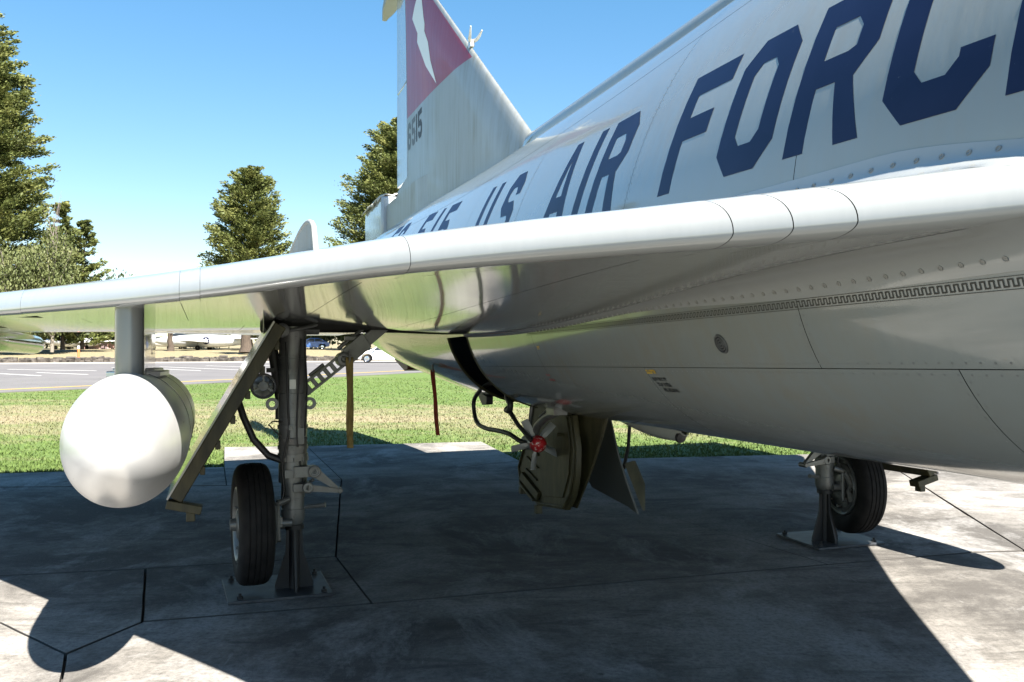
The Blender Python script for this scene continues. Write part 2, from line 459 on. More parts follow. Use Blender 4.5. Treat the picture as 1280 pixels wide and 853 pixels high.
# ------------------------------------------------------------------ wings
S0, STIP, LTE = .70, 5.78, -5.25
def l_le(s): return 6.385-1.70*s+.085*max(s-2.2, 0)
ZN = 1.757
def sm(x): x = min(max(x, 0), 1); return x*x*(3-2*x)
def tipf(s): return 1-.75*sm((s-5.35)/.43)
def wing_z(l, s, upper):
    c = l_le(s)-LTE; e = max(l_le(s)-l, 0.); k = tipf(s)
    zt = 1.82+.022*max(s-2, 0)
    zn = ZN+.012*min(max(s-2.2, 0), 3)+.030*math.exp(-((s-1.95)/.55)**2)
    if upper:
        r0 = .104+.006*min(max(s-1, 0), 3); a0 = .21; H = max(.225-.028*(s-1), r0+.02)
    else:
        r0 = .030; a0 = .10; H = max(.104-.040*(s-1), .048-.004*s)
    nose = math.sqrt(max(1-(1-min(e/a0, 1))**2, 0))
    h = r0*nose+(H-r0)*sm(e/(.42*c+.01))
    x = e/c; te = sm((x-.40)/.60)
    zz = zn+(h if upper else -h)*k
    end = zt+(.008 if upper else -.008)
    return zz*(1-te)+end*te
def wing_p(s, e, side):
    """e: signed distance behind the leading edge (+ upper, - lower)"""
    l = l_le(s)-abs(e)
    return P(l, s*side, wing_z(l, s, e > 0))
def wing_patch(name, s0, s1, fe0, fe1, side, parent, material, ns=None, ne=12, off=0.):
    ns = ns or max(3, math.ceil((s1-s0)/.12)); vs = []; nr = []; fs = []
    for i in range(ns+1):
        s = s0+(s1-s0)*i/ns; e0, e1 = fe0(s), fe1(s)
        for j in range(ne+1):
            t = j/ne; e = e0+(e1-e0)*t
            p = wing_p(s, e, side)
            h = .004 if abs(e) < .3 else .03
            if e-h < 0 < e+h:
                hh = max(min(abs(e)*.5, h), 1e-4) if abs(e) > 1e-6 else 1e-4
                h = hh
            ds = wing_p(min(s+.01, STIP), e, side)-wing_p(s-.01, e, side); de = wing_p(s, e+h, side)-wing_p(s, e-h, side)
            n = de.cross(ds)*side
            n = n.normalized() if n.length > 1e-12 else Vector((0, 0, 1))
            if abs(e) < 1e-6: n = Vector((.51, -.86*side, 0))
            vs.append(p+n*off); nr.append(n)
    for i in range(ns):
        for j in range(ne):
            k = i*(ne+1)+j; q = (k, k+1, k+ne+2, k+ne+1)
            fs.append(q if side < 0 else q[::-1])
    mb = MB(); mb.add(vs, fs)
    # face winding follows the normals
    v0, v1, v2 = [Vector(mb.v[x]) for x in mb.f[len(mb.f)//2][:3]]
    if (v1-v0).cross(v2-v0).dot(nr[mb.f[len(mb.f)//2][0]]) < 0: mb.f = [f[::-1] for f in mb.f]
    return mb.build(name, material, parent, 180, normals=nr)
SLOT_L = (-.46, .06); SLOT_S = (.92, 2.24)
LEU, LEL = .40, .26
def lcap_edges(): pass
for side in (1, -1):
    # inner structure: dark core surface just under the skin
    wc = MB()
    def core_fn(u, v):
        s = S0+(STIP-.02-S0)*u; c = l_le(s)-LTE
        q = 2*v-1; e = math.copysign(abs(q)**2*(c-.03), q)
        if abs(e) < .02: e = math.copysign(.02, q if q else 1)
        l = l_le(s)-abs(e); zu, zl = wing_z(l, s, True), wing_z(l, s, False); zc = (zu+zl)/2
        z = zu-.012 if e > 0 else zl+.012
        if (e > 0 and z < zc) or (e <= 0 and z > zc): z = zc
        return P(l, s*side, z)
    nu, nv = 60, 60
    vs = [core_fn(i/nu, j/nv) for i in range(nu+1) for j in range(nv+1)]; fs = []
    for i in range(nu):
        for j in range(nv):
            k = i*(nv+1)+j; m = (vs[k]+vs[k+nv+2])/2
            if SLOT_L[0]-.2 < m.x < SLOT_L[1]+.2 and SLOT_S[0]-.1 < -m.y*side < SLOT_S[1]+.1 and j < nv//2: continue
            fs.append((k, k+1, k+nv+2, k+nv+1))
    wc.add(vs, fs); WG = wc.build('wing', DARKIN, JET, 180)
    # leading edge segments
    le_s = [.86, 1.235, 1.309, 1.385, 1.96, 2.615, 2.70, 3.55, 4.6, 5.7]
    for a, b in zip(le_s, le_s[1:]):
        def ecurve(s): return 0
        ns = max(3, math.ceil((b-a)/.1)); 
        # two halves share the nose line
        vs = []; nr = []; fs = []; EL = []
        for q in range(-14, 19):
            EL.append(-LEL*(q/14)**2 if q < 0 else LEU*(q/18)**2)
        g0, g1 = a+.0007, b-.0007; ne = len(EL)-1
        for i in range(ns+1):
            s = g0+(g1-g0)*i/ns
            cm = min(1, (l_le(s)-LTE)/1.2)
            for e in EL:
                e *= cm; vs.append(wing_p(s, e, side))
        for i in range(ns):
            for j in range(ne):
                k = i*(ne+1)+j; fs.append((k, k+1, k+ne+2, k+ne+1))
        mb = MB(); mb.add(vs, fs); mb.build('leading_edge_panel', GREY2, WG, 180)
    cmf = lambda s: min(1, (l_le(s)-LTE)/1.2)
    # lower skin, in bands fore and aft of the gear slot
    def at_l(l): return lambda s: -max(l_le(s)-l, LEL*cmf(s))
    le_lo = lambda s: -LEL*cmf(s)
    gp = .0015
    for a, b in ((.78, 1.45), (1.45, 2.05), (2.05, 2.7), (2.7, 3.5)):
        wing_patch('lower_skin_panel', a+gp, b-gp, at_l(SLOT_L[1]), le_lo, side, WG, GREY2, ne=16)
    for a, b in ((2.24, 3.3), (3.3, 4.2)):
        wing_patch('lower_skin_panel', a+gp, b-gp, at_l(SLOT_L[0]), at_l(SLOT_L[1]+gp), side, WG, GREY2, ne=6)
    wing_patch('lower_skin_panel', .78, SLOT_S[0], at_l(SLOT_L[0]), at_l(SLOT_L[1]+gp), side, WG, GREY2, ne=6)
    for l0, l1 in ((-1.6, SLOT_L[0]), (-2.9, -1.6), (-4.15, -2.9)):
        for a, b in ((.78, 1.5), (1.5, 2.35), (2.35, 3.15), (3.15, 4.0), (4.0, 5.74)):
            if l_le(a) < l1+.2: continue
            wing_patch('lower_skin_panel', a+gp, b-gp, lambda s, l0=l0: at_l(l0+gp)(s), lambda s, l1=l1: at_l(l1-gp)(s), side, WG, GREY2, ne=8)
    # upper skin
    for a, b in ((.78, 2.0), (2.0, 3.2), (3.2, 4.4), (4.4, 5.74)):
        wing_patch('upper_skin_panel', a+gp, b-gp, lambda s: LEU*cmf(s), lambda s: max(l_le(s)+4.15, LEU*cmf(s)), side, WG, GREY2, ne=24)
    # elevon: one moving surface, two skins
    ev = MB()
    for up in (1, -1):
        def efn(u, v):
            s = 1.05+(5.62-1.05)*u; l = -4.16+(LTE+4.16)*v
            return wing_p(s, up*max(l_le(s)-l, .05), side)
        ev.grid(efn, 30, 8)
    ev.build('elevon', GREY2, WG, 40, recalc=False)
    # tip cap
    tc = MB()
    def tfn(u, v):
        s = 5.70; c = l_le(s)-LTE; x = u; q = math.pi*(v-.5)
        l = l_le(s)-c*x; zu, zl = wing_z(l, s, True), wing_z(l, s, False)
        return P(l, side*(s+.07*math.cos(q)*math.sin(math.pi*min(max(x, .01), .99))**.5), (zu+zl)/2+(zu-zl)/2*math.sin(q))
    tc.grid(tfn, 14, 8); tc.build('wing_tip', GREY2, WG, 60)
    # gear slot walls
    gs = MB()
    for l in SLOT_L: gs.box(P(l, side*1.58, 1.76), (.012, 1.32, .16))
    gs.box(P(-.2, side*1.58, 1.86), (.52, 1.32, .012)); gs.box(P(-.2, side*2.24, 1.77), (.52, .012, .16))
    gs.build('gear_bay', DARKIN, WG)
    # wing fence
    fe = MB(); sf = 2.2; prof = []
    for i in range(24):
        t = i/23; l = 2.50-1.6*t
        h = .15*math.sin(math.pi*min(t**.5, 1))**.8 if 0 < t < 1 else 0
        prof.append((l, h))
    top = [P(l, side*sf, wing_z(min(l, l_le(sf)-.002), sf, True)-.01+h) for l, h in prof]
    bot = [P(l, side*sf, wing_z(min(l, l_le(sf)-.002), sf, True)-.05) for l, h in prof]
    for i in range(23):
        for w in (-.006, .006):
            v = Vector((0, w, 0)); fe.add([bot[i]+v, bot[i+1]+v, top[i+1]+v, top[i]+v], [(0, 1, 2, 3)])
        fe.add([top[i]+Vector((0, -.006, 0)), top[i]+Vector((0, .006, 0)), top[i+1]+Vector((0, .006, 0)), top[i+1]+Vector((0, -.006, 0))], [(0, 1, 2, 3)])
    fe.tube([p for p in top], .011, 8); fe.build('wing_fence', FENCEM, WG, 50)
    # root fairings above and below with their screw rows
    for up in (True, False):
        rf = MB(); rv = MB(); NS = 84 if not up else 120
        def frame(l):
            s = .9
            for _ in range(6): s = fus_s(l, wing_z(l, max(s, .8), up))
            return s
        rows = []
        for i in range(NS+1):
            l = 4.66-5.0*i/NS if not up else 4.66-9.2*i/NS
            w = .10*sm((i+2)/10)+.02 if up else (.022+.075*sm((l-2.3)/1.7))
            s = frame(l); zw = wing_z(l, s, up); sg = 1 if up else -1
            a0 = fus_a(l, zw+sg*w*.85); p0 = fus(l, a0, side, .002)
            s2 = min(s+w*1.2, (6.385-l)/1.7-.02); p2 = P(l, side*s2, wing_z(l, s2, up)+sg*.0006)
            p1 = P(l, side*(s+.012), zw+sg*.012)
            rows.append([p0*(1-t)**2+p1*2*t*(1-t)+p2*t*t for t in [k/7 for k in range(8)]])
            if 4.62 > l > 1.2:
                q = p0*.62+p1*.33+p2*.05; n = (fus_n(l, a0, side)+Vector((0, 0, sg*.35))).normalized()
                for _ in range(1): rv.lathe([(0, .0075), (.002, .0072), (.002, .0055), (.0005, .005), (.0005, .001)], q+n*.0005, n, 10)
        vs = [p for r_ in rows for p in r_]; fs = [(i*8+j, i*8+j+1, i*8+j+9, i*8+j+8) for i in range(NS) for j in range(7)]
        rf.add(vs, fs); FR = rf.build('wing_root_fairing', GREY2, WG, 60)
        tag(rv.build('screw_row', mat('screw_heads', (.28, .28, .265), .5, .3), WG, 40), kind='stuff')
    # actuator fairing under the elevon
    af = MB(); pts = []; rad = []
    for i in range(22):
        t = i/21; l = -2.2-3.2*t
        r_ = .105*min(1, (t*3+.05))**.6
        if i >= 19: r_ *= (1, .86, .5)[i-19]
        pts.append(P(l, side*4.42, 1.70)); rad.append(r_)
    af.tube(pts, rad, 18); af.build('actuator_fairing', GREY2, WG, 50)

# ------------------------------------------------------------------ fin
def fin_le(z): return -1.07-(z-3.40)*1.33
def fin_half(l, z):
    e = max(fin_le(z)-l, 0); c = fin_le(z)+6.62; x = min(e/max(c, .1), 1)
    T = .085-.012*(z-3.4)
    h = T*(min(e/.55, 1)**.5)*(1-sm((x-.3)/.7)*.8)
    return max(h, .001)
def fin_paint():
    m = aircraft_paint('fin_paint', (.28, .292, .288), dirt=(.17, .155, .09), dirt_amt=.7, coat=.15, rough=.3); g = N(m)
    old = g.b.inputs['Base Color'].links[0].from_socket
    v = g.coord('Object'); s = g.sep(v)
    line = g.math('ADD', g.math('MULTIPLY', s[0], -.062), 4.425)
    f = g.math('GREATER_THAN', s[2], line)
    red = g.ramp(g.noise(v, .9, 3), [(.35, (.24, .004, .006)), (.6, (.29, .007, .005)), (.75, (.34, .03, .006))])
    notle = g.math('LESS_THAN', g.math('ADD', s[0], g.math('MULTIPLY', s[2], 1.33)), 3.37)
    f = g.math('MULTIPLY', f, notle)
    g.link(g.mix(f, old, red), g.b.inputs['Base Color']); return m
FINM = fin_paint()
fb = MB(); ZT = 6.78
for sg in (1, -1):
    def ffn(u, v):
        z = 3.2+(ZT-3.2)*u; le = fin_le(z); te = -5.88
        if z < 3.96: te = -6.6
        l = le+(min(te, le-.05)-le)*v**1.7
        return P(l, sg*fin_half(l, z), z)
    fb.grid(ffn, 40, 24)
FIN = fb.build('tail_fin', FINM, JET, 180, recalc=False)
def fin_skin_fix(o):
    bm = bmesh.new(); bm.from_mesh(o.data); bmesh.ops.remove_doubles(bm, verts=bm.verts, dist=.0006); bmesh.ops.recalc_face_normals(bm, faces=bm.faces); bm.to_mesh(o.data); bm.free()
    o.data.set_sharp_from_angle(angle=R(50))
fin_skin_fix(FIN)
for z0, z1 in ((3.98, 5.295), (5.325, ZT)):
    rb = MB()
    for sg in (1, -1):
        rb.grid(lambda u, v: P(-5.905-.70*v, sg*max(fin_half(-5.9-.70*v, z0+(z1-z0)*u), .008), z0+(z1-z0)*u), 8, 6)
    for z in (z0, z1):
        rb.grid(lambda u, v: P(-5.905-.70*v, max(fin_half(-5.9-.70*v, z), .008)*(2*u-1), z), 2, 6)
    rb.grid(lambda u, v: P(-5.905, max(fin_half(-5.9, z0+(z1-z0)*v), .008)*(2*u-1), z0+(z1-z0)*v), 2, 4)
    rb.build('rudder', FINW, FIN, 40)
cap = MB()   # fin tip cap with its overhang
def capw(v): return .03+.10*math.sin(math.pi*min(v*1.05, 1))**.6
for sg in (1, -1):
    cap.grid(lambda u, v: P(fin_le(ZT)+.10-2.15*v-.05*u, sg*capw(v)*(1-.8*u**3), ZT+.004+.30*u), 8, 16)
cap.grid(lambda u, v: P(fin_le(ZT)+.10-2.15*v, (2*u-1)*capw(v), ZT+.004), 4, 16)
cap.build('fin_cap', aircraft_paint('cap_paint', (.32, .335, .34), rough=.6, coat=0.), FIN, 60)
# tail probe on the fin leading edge
pr = MB()
for sg in (1, -1):
    b0 = P(-2.84, sg*.02, 4.80)
    pr.tube([b0, b0+P(.06, sg*.02, .0), b0+P(.11, sg*.03, .02), b0+P(.17, sg*.04, .07+.015*sg)], [.020, .018, .015, .008], 10)
pr.box(P(-2.86, 0, 4.77), (.10, .04, .07)); pr.build('airflow_probe', aircraft_paint('probe_paint', (.6, .6, .57)), FIN)
# base fairing + brake-chute housing
bh = MB()
def bfn(u, v):
    l = -4.2-2.75*u; a = math.pi*v; w = .17*sm(u*4+.1)
    return P(l, w*math.cos(a), 3.30+(.44+.02*u)*sm(u*5)*min(1, math.sin(a)*3.2) if 0 < v < 1 else 3.22)
for sg in (1, -1):
    bh.grid(lambda u, v: P(-4.4-2.5*u, sg*.115*sm(u*3+.25), 3.25+(3.77-3.25)*v), 10, 5)
bh.grid(lambda u, v: P(-4.4-2.5*u, (2*v-1)*.115*sm(u*3+.25), 3.77), 10, 2)
bh.grid(lambda u, v: P(-6.9, (2*v-1)*.115, 3.25+(3.77-3.25)*u), 2, 2)
bh.build('fin_base_fairing', FINM, JET, 30)
ch = MB()
ch.prism([P(-6.92, .19, 3.2), P(-6.92, .19, 3.92), P(-7.6, .19, 3.96), P(-8.30, .19, 3.93), P(-8.38, .19, 3.7), P(-8.30, .19, 3.1)], P(0, -.38, 0))
ch.build('drag_chute_housing', FINW, JET, 40, bevel=.06)
fc = MB(); rr = random.Random(3)      # frayed pale cover lying on the housing
def fcf(u, v):
    l = -6.95-1.42*u; y = -.24+.48*v; q = Vector((l*5, y*7, 0))
    return P(l+.04*noise.noise(q*2), y+.03*noise.noise(q+Vector((3, 0, 0))), 3.955+.05*noise.noise(q)+.02*noise.noise(q*3.3)-.10*max(0, abs(v-.5)*2-.75)*4*rr.uniform(.6, 1))
fc.grid(fcf, 26, 12); o = fc.build('frayed_cover', mat('frayed_canvas', (.5, .47, .42), .9), JET, 40); md = o.modifiers.new('thickness', 'SOLIDIFY'); md.thickness = .012

# ------------------------------------------------------------------ lettering (flat print that follows the skin)
SX, SY, CX, CY = .29, .20, .24, .17; IX, IY = .10, .075
def chain(pairs): return [[pairs[i][0], pairs[i+1][0], pairs[i+1][1], pairs[i][1]] for i in range(len(pairs)-1)]
OCT = [((CX, 0), (SX+IX, SY)), ((1-CX, 0), (1-SX-IX, SY)), ((1, CY), (1-SX, SY+IY)), ((1, 1-CY), (1-SX, 1-SY-IY)), ((1-CX, 1), (1-SX-IX, 1-SY)),
       ((CX, 1), (SX+IX, 1-SY)), ((0, 1-CY), (SX, 1-SY-IY)), ((0, CY), (SX, SY+IY))]
def letter(c):
    if c in 'O0': return chain(OCT+OCT[:1])
    if c == 'C': return chain([((1, .68), (1-SX, .68))]+OCT[3:]+OCT[:3]+[((1, .32), (1-SX, .32))])
    if c == 'U': return chain([((0, 1), (SX, 1)), ((0, CY), (SX, SY+IY)), ((CX, 0), (SX+IX, SY)), ((1-CX, 0), (1-SX-IX, SY)), ((1, CY), (1-SX, SY+IY)), ((1, 1), (1-SX, 1))])
    if c == 'S': return chain([((1, .68), (1-SX, .68)), ((1, 1-CY), (1-SX, 1-SY-IY)), ((1-CX, 1), (1-SX-IX, 1-SY)), ((CX, 1), (SX+IX, 1-SY)), ((0, 1-CY), (SX, 1-SY-IY)),
                           ((0, .55), (SX, .65)), ((CX, .41), (SX+IX, .60)), ((1-SX-IX, .41), (1-CX, .60)), ((1-SX, .36), (1, .46)), ((1-SX, SY+IY), (1, CY)),
                           ((1-SX-IX, SY), (1-CX, 0)), ((SX+IX, SY), (CX, 0)), ((SX, SY+IY), (0, CY)), ((SX, .32), (0, .32))])
    if c == '5': return chain([((1, 1), (1, 1-SY)), ((SX, 1), (SX, 1-SY))])+chain([((0, 1), (SX, 1)), ((0, .42), (SX, .42))])+chain(
                           [((SX, .62), (SX, .43)), ((1-CX, .62), (1-SX-IX, .43)), ((1, .62-CY), (1-SX, .43-IY)), ((1, CY), (1-SX, SY+IY)), ((1-CX, 0), (1-SX-IX, SY)),
                            ((CX, 0), (SX+IX, SY)), ((0, CY), (SX, SY+IY)), ((0, .28), (SX, .28))])
    if c == '6': return chain([((1, .72), (1-SX, .72))]+OCT[3:]+OCT[:2]+[((1, CY), (1-SX, SY+IY)), ((1, .60-CY), (1-SX, .42-IY)), ((1-CX, .60), (1-SX-IX, .42)), ((SX, .60), (SX, .42))])
    if c in '1I': return [[(.0, 0), (1, 0), (1, 1), (0, 1)]]
    if c == 'F': return [[(0, 0), (SX, 0), (SX, 1), (0, 1)], [(SX, 1-SY), (1, 1-SY), (1, 1), (SX, 1)], [(SX, .42), (.82, .42), (.82, .61), (SX, .61)]]
    if c == 'E': return letter('F')+[[(SX, 0), (1, 0), (1, SY), (SX, SY)]]
    if c == 'R': return [[(0, 0), (SX, 0), (SX, 1), (0, 1)]]+chain([((SX, 1), (SX, 1-SY)), ((1-CX, 1), (1-SX-IX, 1-SY)), ((1, 1-CY), (1-SX, 1-SY-IY)), ((1, .40+CY), (1-SX, .40+SY)), ((1-CX+.02, .40), (1-SX-IX, .40+SY*.9)), ((SX, .40), (SX, .40+SY*.9))])+[
                           [(.55, .40), (1-CX+.02, .40), (1, 0), (.70, 0)]]
    if c == 'A':
        xi = lambda y: SX*.95+(.5-SX*.95)*y/.80
        L = [[(0, 0), (SX*.95, 0), (.5, .80), (.37, 1)], [(.37, 1), (.5, .80), (.5, 1)]]
        return L+[[(1-x, y) for x, y in q] for q in L]+[[(xi(.20), .20), (1-xi(.20), .20), (1-xi(.38), .38), (xi(.38), .38)]]
    if c == '-': return [[(0, .42), (1, .42), (1, .6), (0, .6)]]
def print_quads(name, quads, fn, material, parent, n=5):
    mb = MB()
    for q in quads:
        if len(q) == 3: q = [q[0], q[1], q[2], q[2]]
        def g(u, v):
            ax = q[0][0]*(1-u)+q[1][0]*u; ay = q[0][1]*(1-u)+q[1][1]*u
            bx = q[3][0]*(1-u)+q[2][0]*u; by = q[3][1]*(1-u)+q[2][1]*u
            return fn(ax*(1-v)+bx*v, ay*(1-v)+by*v)
        mb.grid(g, n, n)
    bm_o = mb.build(name, material, parent, 60)
    return bm_o
def zt_of(l): return 2.752-.058*l
def zb_of(l): return 2.245-.051*l
TEXT = [('F', -4.05, .33), ('C', -3.62, .33), ('-', -3.20, .22), ('5', -2.60, .33), ('1', -2.05, .10), ('5', -1.76, .34), ('U', -.45, .34), ('S', .13, .34),
        ('A', 1.20, .38), ('I', 1.715, .10), ('R', 1.93, .36), ('F', 2.785, .355), ('O', 3.215, .34), ('R', 3.634, .335), ('C', 4.045, .335), ('E', 4.433, .33)]
for side in (1,):
    for c, l0, w in TEXT:
        sc = 1 if l0 > -.6 else .80
        def fn(x, y, l0=l0, w=w, sc=sc):
            l = l0+w*x; z = zt_of(l)-(1-y)*(zt_of(l)-zb_of(l))*sc+(.02 if sc < 1 else 0)
            return fus(l, fus_a(l, z), side, .0009)
        print_quads('letter', letter(c), fn, NAVY, FUS)
    for l0 in (-.02, .58):
        def fn(x, y): l = l0+.09*x; z = zb_of(l)+.09*y; return fus(l, fus_a(l, z), side, .0009)
        print_quads('full_stop', [[(0, 0), (1, 0), (1, 1), (0, 1)]], fn, NAVY, FUS)
# fin number and lightning bolt
def finpt(l, z, off=.002): return P(l, fin_half(l, z)+off, z)
for c, l0, w, m in (('6', -5.84, .22, SHEEN_BLACK), ('5', -5.55, .22, SHEEN_BLACK), ('1', -5.265, .065, BLACK), ('5', -5.13, .24, BLACK)):
    print_quads('tail_number', letter(c), lambda x, y: finpt(l0+w*x, 4.315+.36*y-.02*(l0+5)), m, FIN)
bolt = [(-4.98, 6.32), (-5.02, 6.05), (-4.98, 5.78), (-4.86, 5.50), (-4.62, 5.22), (-4.42, 4.98)]
boltR = [(-4.98, 6.32), (-4.70, 5.98), (-4.72, 5.88), (-4.60, 5.72), (-4.50, 5.44), (-4.42, 4.98)]
BL = [(-5.36, 5.70), (-5.36, 5.60), (-5.12, 5.24), (-4.90, 5.00), (-4.46, 4.90)]
def im_fin(px, py):
    o = Vector((0, 0, 1.6)); d = Vector(((px-640)/1100, 1, (428-py)/1100)); mi = JM.inverted()
    a = mi @ o; b = (mi.to_3x3() @ d); t = (-.06-a.y)/b.y; q = a+b*t; return (q.x, q.z)
left = [im_fin(*p) for p in ((520.5, -6), (514.6, 24), (521.6, 42), (521.0, 53), (532.5, 83), (546.6, 105))]
right = [im_fin(*p) for p in ((524.5, -6), (530.6, 30), (530.4, 39), (535.2, 53), (538.6, 76), (546.6, 105))]
print_quads('lightning_bolt', [[left[i], right[i], right[i+1], left[i+1]] for i in range(5)], lambda l, z: finpt(l, z), WHITE, FIN, 4)

# piano hinge teeth along the lower side (dark zig-zag)
ph = MB(); dr = 0
def hz(l): return 1.6335-.0028*l
l = 1.0; st = .0245; hwid = .0035
def hquad(l0, l1, z0, z1): ph.add([fus(x, fus_a(x, hz(x)+z), 1, .0016) for x, z in ((l0, z0), (l1, z0), (l1, z1), (l0, z1))], [(0, 1, 2, 3)])
while l < 5.9:                      # square-wave knuckle line
    hquad(l, l+st/2+hwid, .006, .006+hwid); hquad(l+st/2, l+st/2+hwid, -.006, .006); hquad(l+st/2, l+st+hwid, -.006-hwid, -.006); hquad(l+st, l+st+hwid, -.006, .006)
    l += st
for dz in (.0135, -.0150):
    n = 80
    a = [fus(1.0+4.9*i/n, fus_a(1.0+4.9*i/n, 1.6335-.0028*(1+4.9*i/n)+dz), 1, .0022) for i in range(n+1)]
    b = [fus(1.0+4.9*i/n, fus_a(1.0+4.9*i/n, 1.6335-.0028*(1+4.9*i/n)+dz+.0014), 1, .0022) for i in range(n+1)]
    ph.add(a+b, [(i, i+1, i+n+2, i+n+1) for i in range(n)])
tag(ph.build('hinge_strip', mat('hinge_dark', (.045, .043, .036), .6, .2), FUS, 60), kind='stuff')
# flush rivet rows beside the near seams
rw = MB()
def rivet(l, z, r=.0032):
    a = fus_a(l, z); c = fus(l, a, 1, .0006); n = fus_n(l, a, 1); u = n.orthogonal().normalized(); w = n.cross(u); k = len(rw.v)
    rw.add([c+(u*math.cos(t)+w*math.sin(t))*r for t in [math.pi/3*i for i in range(6)]], [(0, 1, 2, 3, 4, 5)])
for lx in (2.435, 2.468, .605, .638):
    z = 1.95
    while z < 2.9: rivet(lx, z); z += .034
for lx in (3.655, 3.687):
    z = 1.45
    while z < 1.6: rivet(lx, z); z += .028
for zz in (1.418, 1.447):
    l = 1.15
    while l < 5.8: rivet(l, zz); l += .042
for lx in (4.17, 4.20, 2.435, 2.465):
    z = 1.16
    while z < 1.41: rivet(lx, z); z += .03
tag(rw.build('rivet_row', mat('rivet_heads', (.15, .155, .15), .5), FUS, 0), kind='stuff')
# round vent
vt = MB(); a = fus_a(3.18, 1.517); c0 = fus(3.18, a, 1); n0 = fus_n(3.18, a, 1)
for r0, r1, mi in ((.036, .030, 0), (.0245, .0195, 0), (.0145, .010, 0), (.005, .0005, 0)):
    vt.lathe([(0, r0), (.006, r0-.001), (.006, r1+.001), (0, r1)], c0, n0, 24, mi)
vt.lathe([(.0015, .037), (.0015, .0005)], c0, n0, 24, 1); vt.build('drain_vent', [GEAR, BLACK], FUS)
# stencils: rows of small glyph-like marks, too small to read
def stencil(l0, z0, rows, h, lh, material, seed, slope=0.):
    rr = random.Random(seed); mb = MB()
    for k, (dx, words) in enumerate(rows):
        l = l0+dx
        for wlen in words:
            for _ in range(wlen):
                w = h*.62; z = z0-k*lh+slope*(l-l0)
                for (x0, y0, x1, y1) in rr.choice((((0, 0, .42, 1), (.42, .62, 1, 1)), ((0, 0, .38, 1), (.62, 0, 1, 1), (.38, .35, .62, .65)), ((0, 0, 1, .36), (0, .36, .42, 1)), ((.3, 0, .72, .65), (0, .65, 1, 1)), ((0, 0, .42, 1), (.42, 0, 1, .3), (.42, .7, 1, 1)))):
                    q = [fus(l+x*w, fus_a(l+x*w, z+y*h), 1, .002) for x, y in ((x0, y0), (x1, y0), (x1, y1), (x0, y1))]
                    mb.add(q, [(0, 1, 2, 3)])
                l += w*1.22
            l += h*.5
    return mb.build('stencil', material, FUS, 60)
stencil(2.47, 1.375, [(0, (4, 2, 1, 2)), (.012, (2, 2, 1, 4)), (.035, (3, 5, 2))], .0155, .023, BLACK, 4)
stencil(2.452, 1.406, [(0, (7,))], .017, .03, YEL_T, 5)
stencil(1.04, 1.378, [(0, (3, 3)), (0, (5, 4))], .012, .028, RED_T, 9)
stencil(1.12, 1.531, [(0, (3,))], .02, .03, YEL_T, 2)

